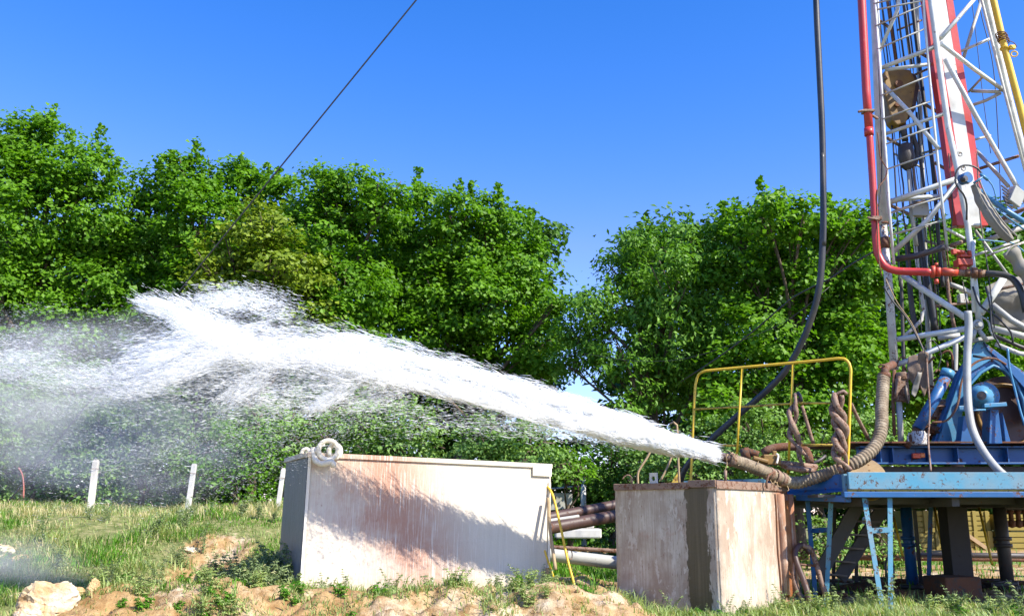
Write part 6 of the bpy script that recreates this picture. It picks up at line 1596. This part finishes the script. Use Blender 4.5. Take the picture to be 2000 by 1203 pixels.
for si, (cnt, cs, path, wid, ln) in enumerate(STREAMS):
    path = np.array(path, float)
    nc = max(1, cnt // cs)
    seg = np.linalg.norm(np.diff(path[:, :2], axis=0), axis=1) * (path[:-1, 2] + path[1:, 2]) ** 0.5
    cumw = np.concatenate([[0], np.cumsum(seg)]); cumw /= cumw[-1]
    u = G2.random(nc)
    i = np.clip(np.searchsorted(cumw, u) - 1, 0, len(path) - 2)
    f = (u - cumw[i]) / (cumw[i + 1] - cumw[i])
    cpos = path[i] * (1 - f[:, None]) + path[i + 1] * f[:, None]
    dirp = path[i + 1, :2] - path[i, :2]; dirp /= np.linalg.norm(dirp, axis=1, keepdims=True)
    sgn = G2.normal(size=nc); sgn = np.clip(sgn, -2.6, 3.0)
    if si == 0: sgn = np.where(sgn < 0, sgn * 0.75, sgn * (1 + 0.35 * np.clip((1350 - cpos[:, 0]) / 300, 0, 1)))
    perp = np.stack([-dirp[:, 1], dirp[:, 0]], 1)
    cc_ = cpos[:, :2] + perp * (sgn * cpos[:, 2] * 0.62)[:, None]
    cd = jd(cc_[:, 0]) + G2.normal(size=nc) * cpos[:, 2] * 0.7 / 190
    ang = G2.normal(size=nc) * 0.10
    dirp2 = np.stack([dirp[:, 0] * np.cos(ang) - dirp[:, 1] * np.sin(ang), dirp[:, 0] * np.sin(ang) + dirp[:, 1] * np.cos(ang)], 1)
    rep = lambda a: np.repeat(a, cs, axis=0)
    N = nc * cs
    csz = rep(cpos[:, 2])
    al = G2.normal(size=N) * (csz * 0.9 + 5); ac_ = G2.normal(size=N) * (csz * 0.16 + 0.8)
    d2 = rep(dirp2); p2 = np.stack([-d2[:, 1], d2[:, 0]], 1)
    pp_ = rep(cc_) + d2 * al[:, None] + p2 * ac_[:, None]
    dep = rep(cd) + G2.normal(size=N) * csz * 0.2 / 190
    # the jet tears into ropes and holes the further it flies
    along_ = (pp_ * d2).sum(1); across = (pp_ * p2).sum(1)
    nz_ = 0.45 * vnoise(along_, across * 3.6, 60.0) + 0.33 * vnoise(along_ + 900, across * 3.6 + 300, 24.0) + 0.22 * vnoise(along_ + 400, across * 3.6 + 700, 9.0)
    tear = np.clip((1280 - pp_[:, 0]) / 480, 0, 1)
    keep = G2.random(N) < 1 - tear * (1 - np.clip((nz_ - 0.45) / 0.17, 0.02 + 0.12 * np.clip((650 - pp_[:, 0]) / 200, 0, 1), 1))
    if si == 0: keep &= G2.random(N) < np.interp(pp_[:, 0], [700, 1000, 1200], [0.55, 0.6, 1.0])
    lim = (pp_[:, 0] < 1398) & keep
    pp_, dep, d2 = pp_[lim], dep[lim], d2[lim]; N = len(pp_)
    # to world
    uu, vv = pp_[:, 0] - 1000, 601.5 - pp_[:, 1]
    yw = FPX * CP - vv * SP; zw = FPX * SP + vv * CP; tt_ = dep / yw
    W = np.stack([uu * tt_, dep, CAM_Z + zw * tt_], 1)
    dw = np.stack([d2[:, 0], np.full(N, -0.07), -d2[:, 1]], 1) + G2.normal(size=(N, 3)) * np.array([0.05, 0.12, 0.10]); dw /= np.linalg.norm(dw, axis=1, keepdims=True)
    a = np.cross(dw, G2.normal(size=(N, 3))); a /= np.linalg.norm(a, axis=1, keepdims=True); bb = np.cross(dw, a)
    sz = np.exp(G2.normal(size=N) * 0.45)[:, None]
    L_ = ln * 0.5 * sz * (0.5 + G2.random(N))[:, None]; w_ = wid * 0.5 * sz
    T = np.stack([W + dw * L_, W + a * w_ + bb * w_ * 0.3, W - dw * L_, W - a * w_ + bb * w_ * 0.3], 1).reshape(-1, 3)
    k = np.arange(N) * 4 + off
    Fs.append(np.concatenate([np.stack([k, k + 1, k + 2], 1), np.stack([k, k + 2, k + 3], 1)]))
    Vs.append(T); off += N * 4
jet = np_object('water_spray', np.concatenate(Vs), np.concatenate(Fs), m_water)
tag(jet, 'white jet of water shooting left out of the ribbed hose and breaking up into streaky spray', 'water jet', kind='stuff')

# the solid heart of the jet near the nozzle
cw = [(1402, 890, 9.8, 13), (1388, 885, 9.78, 18), (1360, 878, 9.76, 23), (1320, 869, 9.73, 26), (1260, 856, 9.68, 23), (1200, 842, 9.62, 21), (1140, 827, 9.54, 14), (1080, 812, 9.45, 8)]
pts = spline([P(x, y, float(jd(x))) for (x, y, d, r) in cw], .02); n = len(pts)
rr = np.interp(np.linspace(0, len(cw) - 1, n), np.arange(len(cw)), [r for *_, r in cw]) / 187
core = MB().tube(pts, list(rr), 28)
core.v = [tuple(Vector(v_) + Vector((0, 0, 1)) * 0.03 * mnoise.noise(Vector((v_[0] * 5, v_[1] * 30, v_[2] * 30))) + Vector((0, 0.02, 0.014)) * mnoise.noise(Vector((v_[0] * 16, v_[1] * 60, v_[2] * 60)))) for v_ in core.v]
tag(core.build('water_jet_core', m_water), 'solid white heart of the water jet just after the nozzle', 'water jet')

# fine mist that the jet leaves in the air
def mist(name, label, blobs, dens, seed):
    mb = MB()
    bm = bmesh.new(); bmesh.ops.create_icosphere(bm, subdivisions=3, radius=1)
    (px, py, d, rx, ry, rz) = blobs
    c = P(px, py, d); k = PX(c)
    for v_ in bm.verts:
        s_ = 1 + .25 * mnoise.noise(v_.co * 1.7 + Vector((seed, 0, 0)))
        v_.co = Vector((v_.co.x * rx / k * s_, v_.co.y * ry * s_, v_.co.z * rz / k * s_))
    me = bpy.data.meshes.new(name); bm.to_mesh(me); bm.free()
    t = NT(name)
    tc = t.coords((k / rx, 1 / ry, k / rz))
    ln = t.n('ShaderNodeVectorMath', operation='LENGTH'); t.l(tc, ln.inputs[0])
    fall = t.ramp(ln.outputs['Value'], [(0.0, 1.0), (0.5, 0.55), (0.95, 0.0)])
    ns = t.ramp(t.noise(1.5, 4, .6, t.coords((1, 1, 2))), [(.38, .1), (.65, 1.0)])
    dn = t.math('MULTIPLY', t.math('MULTIPLY', fall, ns), dens)
    pv = t.n('ShaderNodeVolumePrincipled'); pv.inputs['Color'].default_value = (.96, .98, 1, 1); pv.inputs['Anisotropy'].default_value = -0.25
    t.l(dn, pv.inputs['Density']); t.l(pv.outputs[0], t.out.inputs['Volume'])
    me.materials.append(t.m)
    o = bpy.data.objects.new(name, me); COL.objects.link(o); o.location = c; o.rotation_euler = (0, math.radians(8), 0)
    tag(o, label, 'mist', kind='stuff')
mist('mist', 'thin white mist drifting under the spray at the left edge', (170, 800, 8.9, 420, 0.9, 210), 2.0, 1)
mist('mist', 'dense white mist around the break-up of the jet', (470, 695, 8.9, 330, 0.6, 110), 1.8, 5)
mist('mist', 'low puff of mist over the stones at the lower left', (30, 1090, 8.9, 170, 0.5, 60), 1.2, 9)
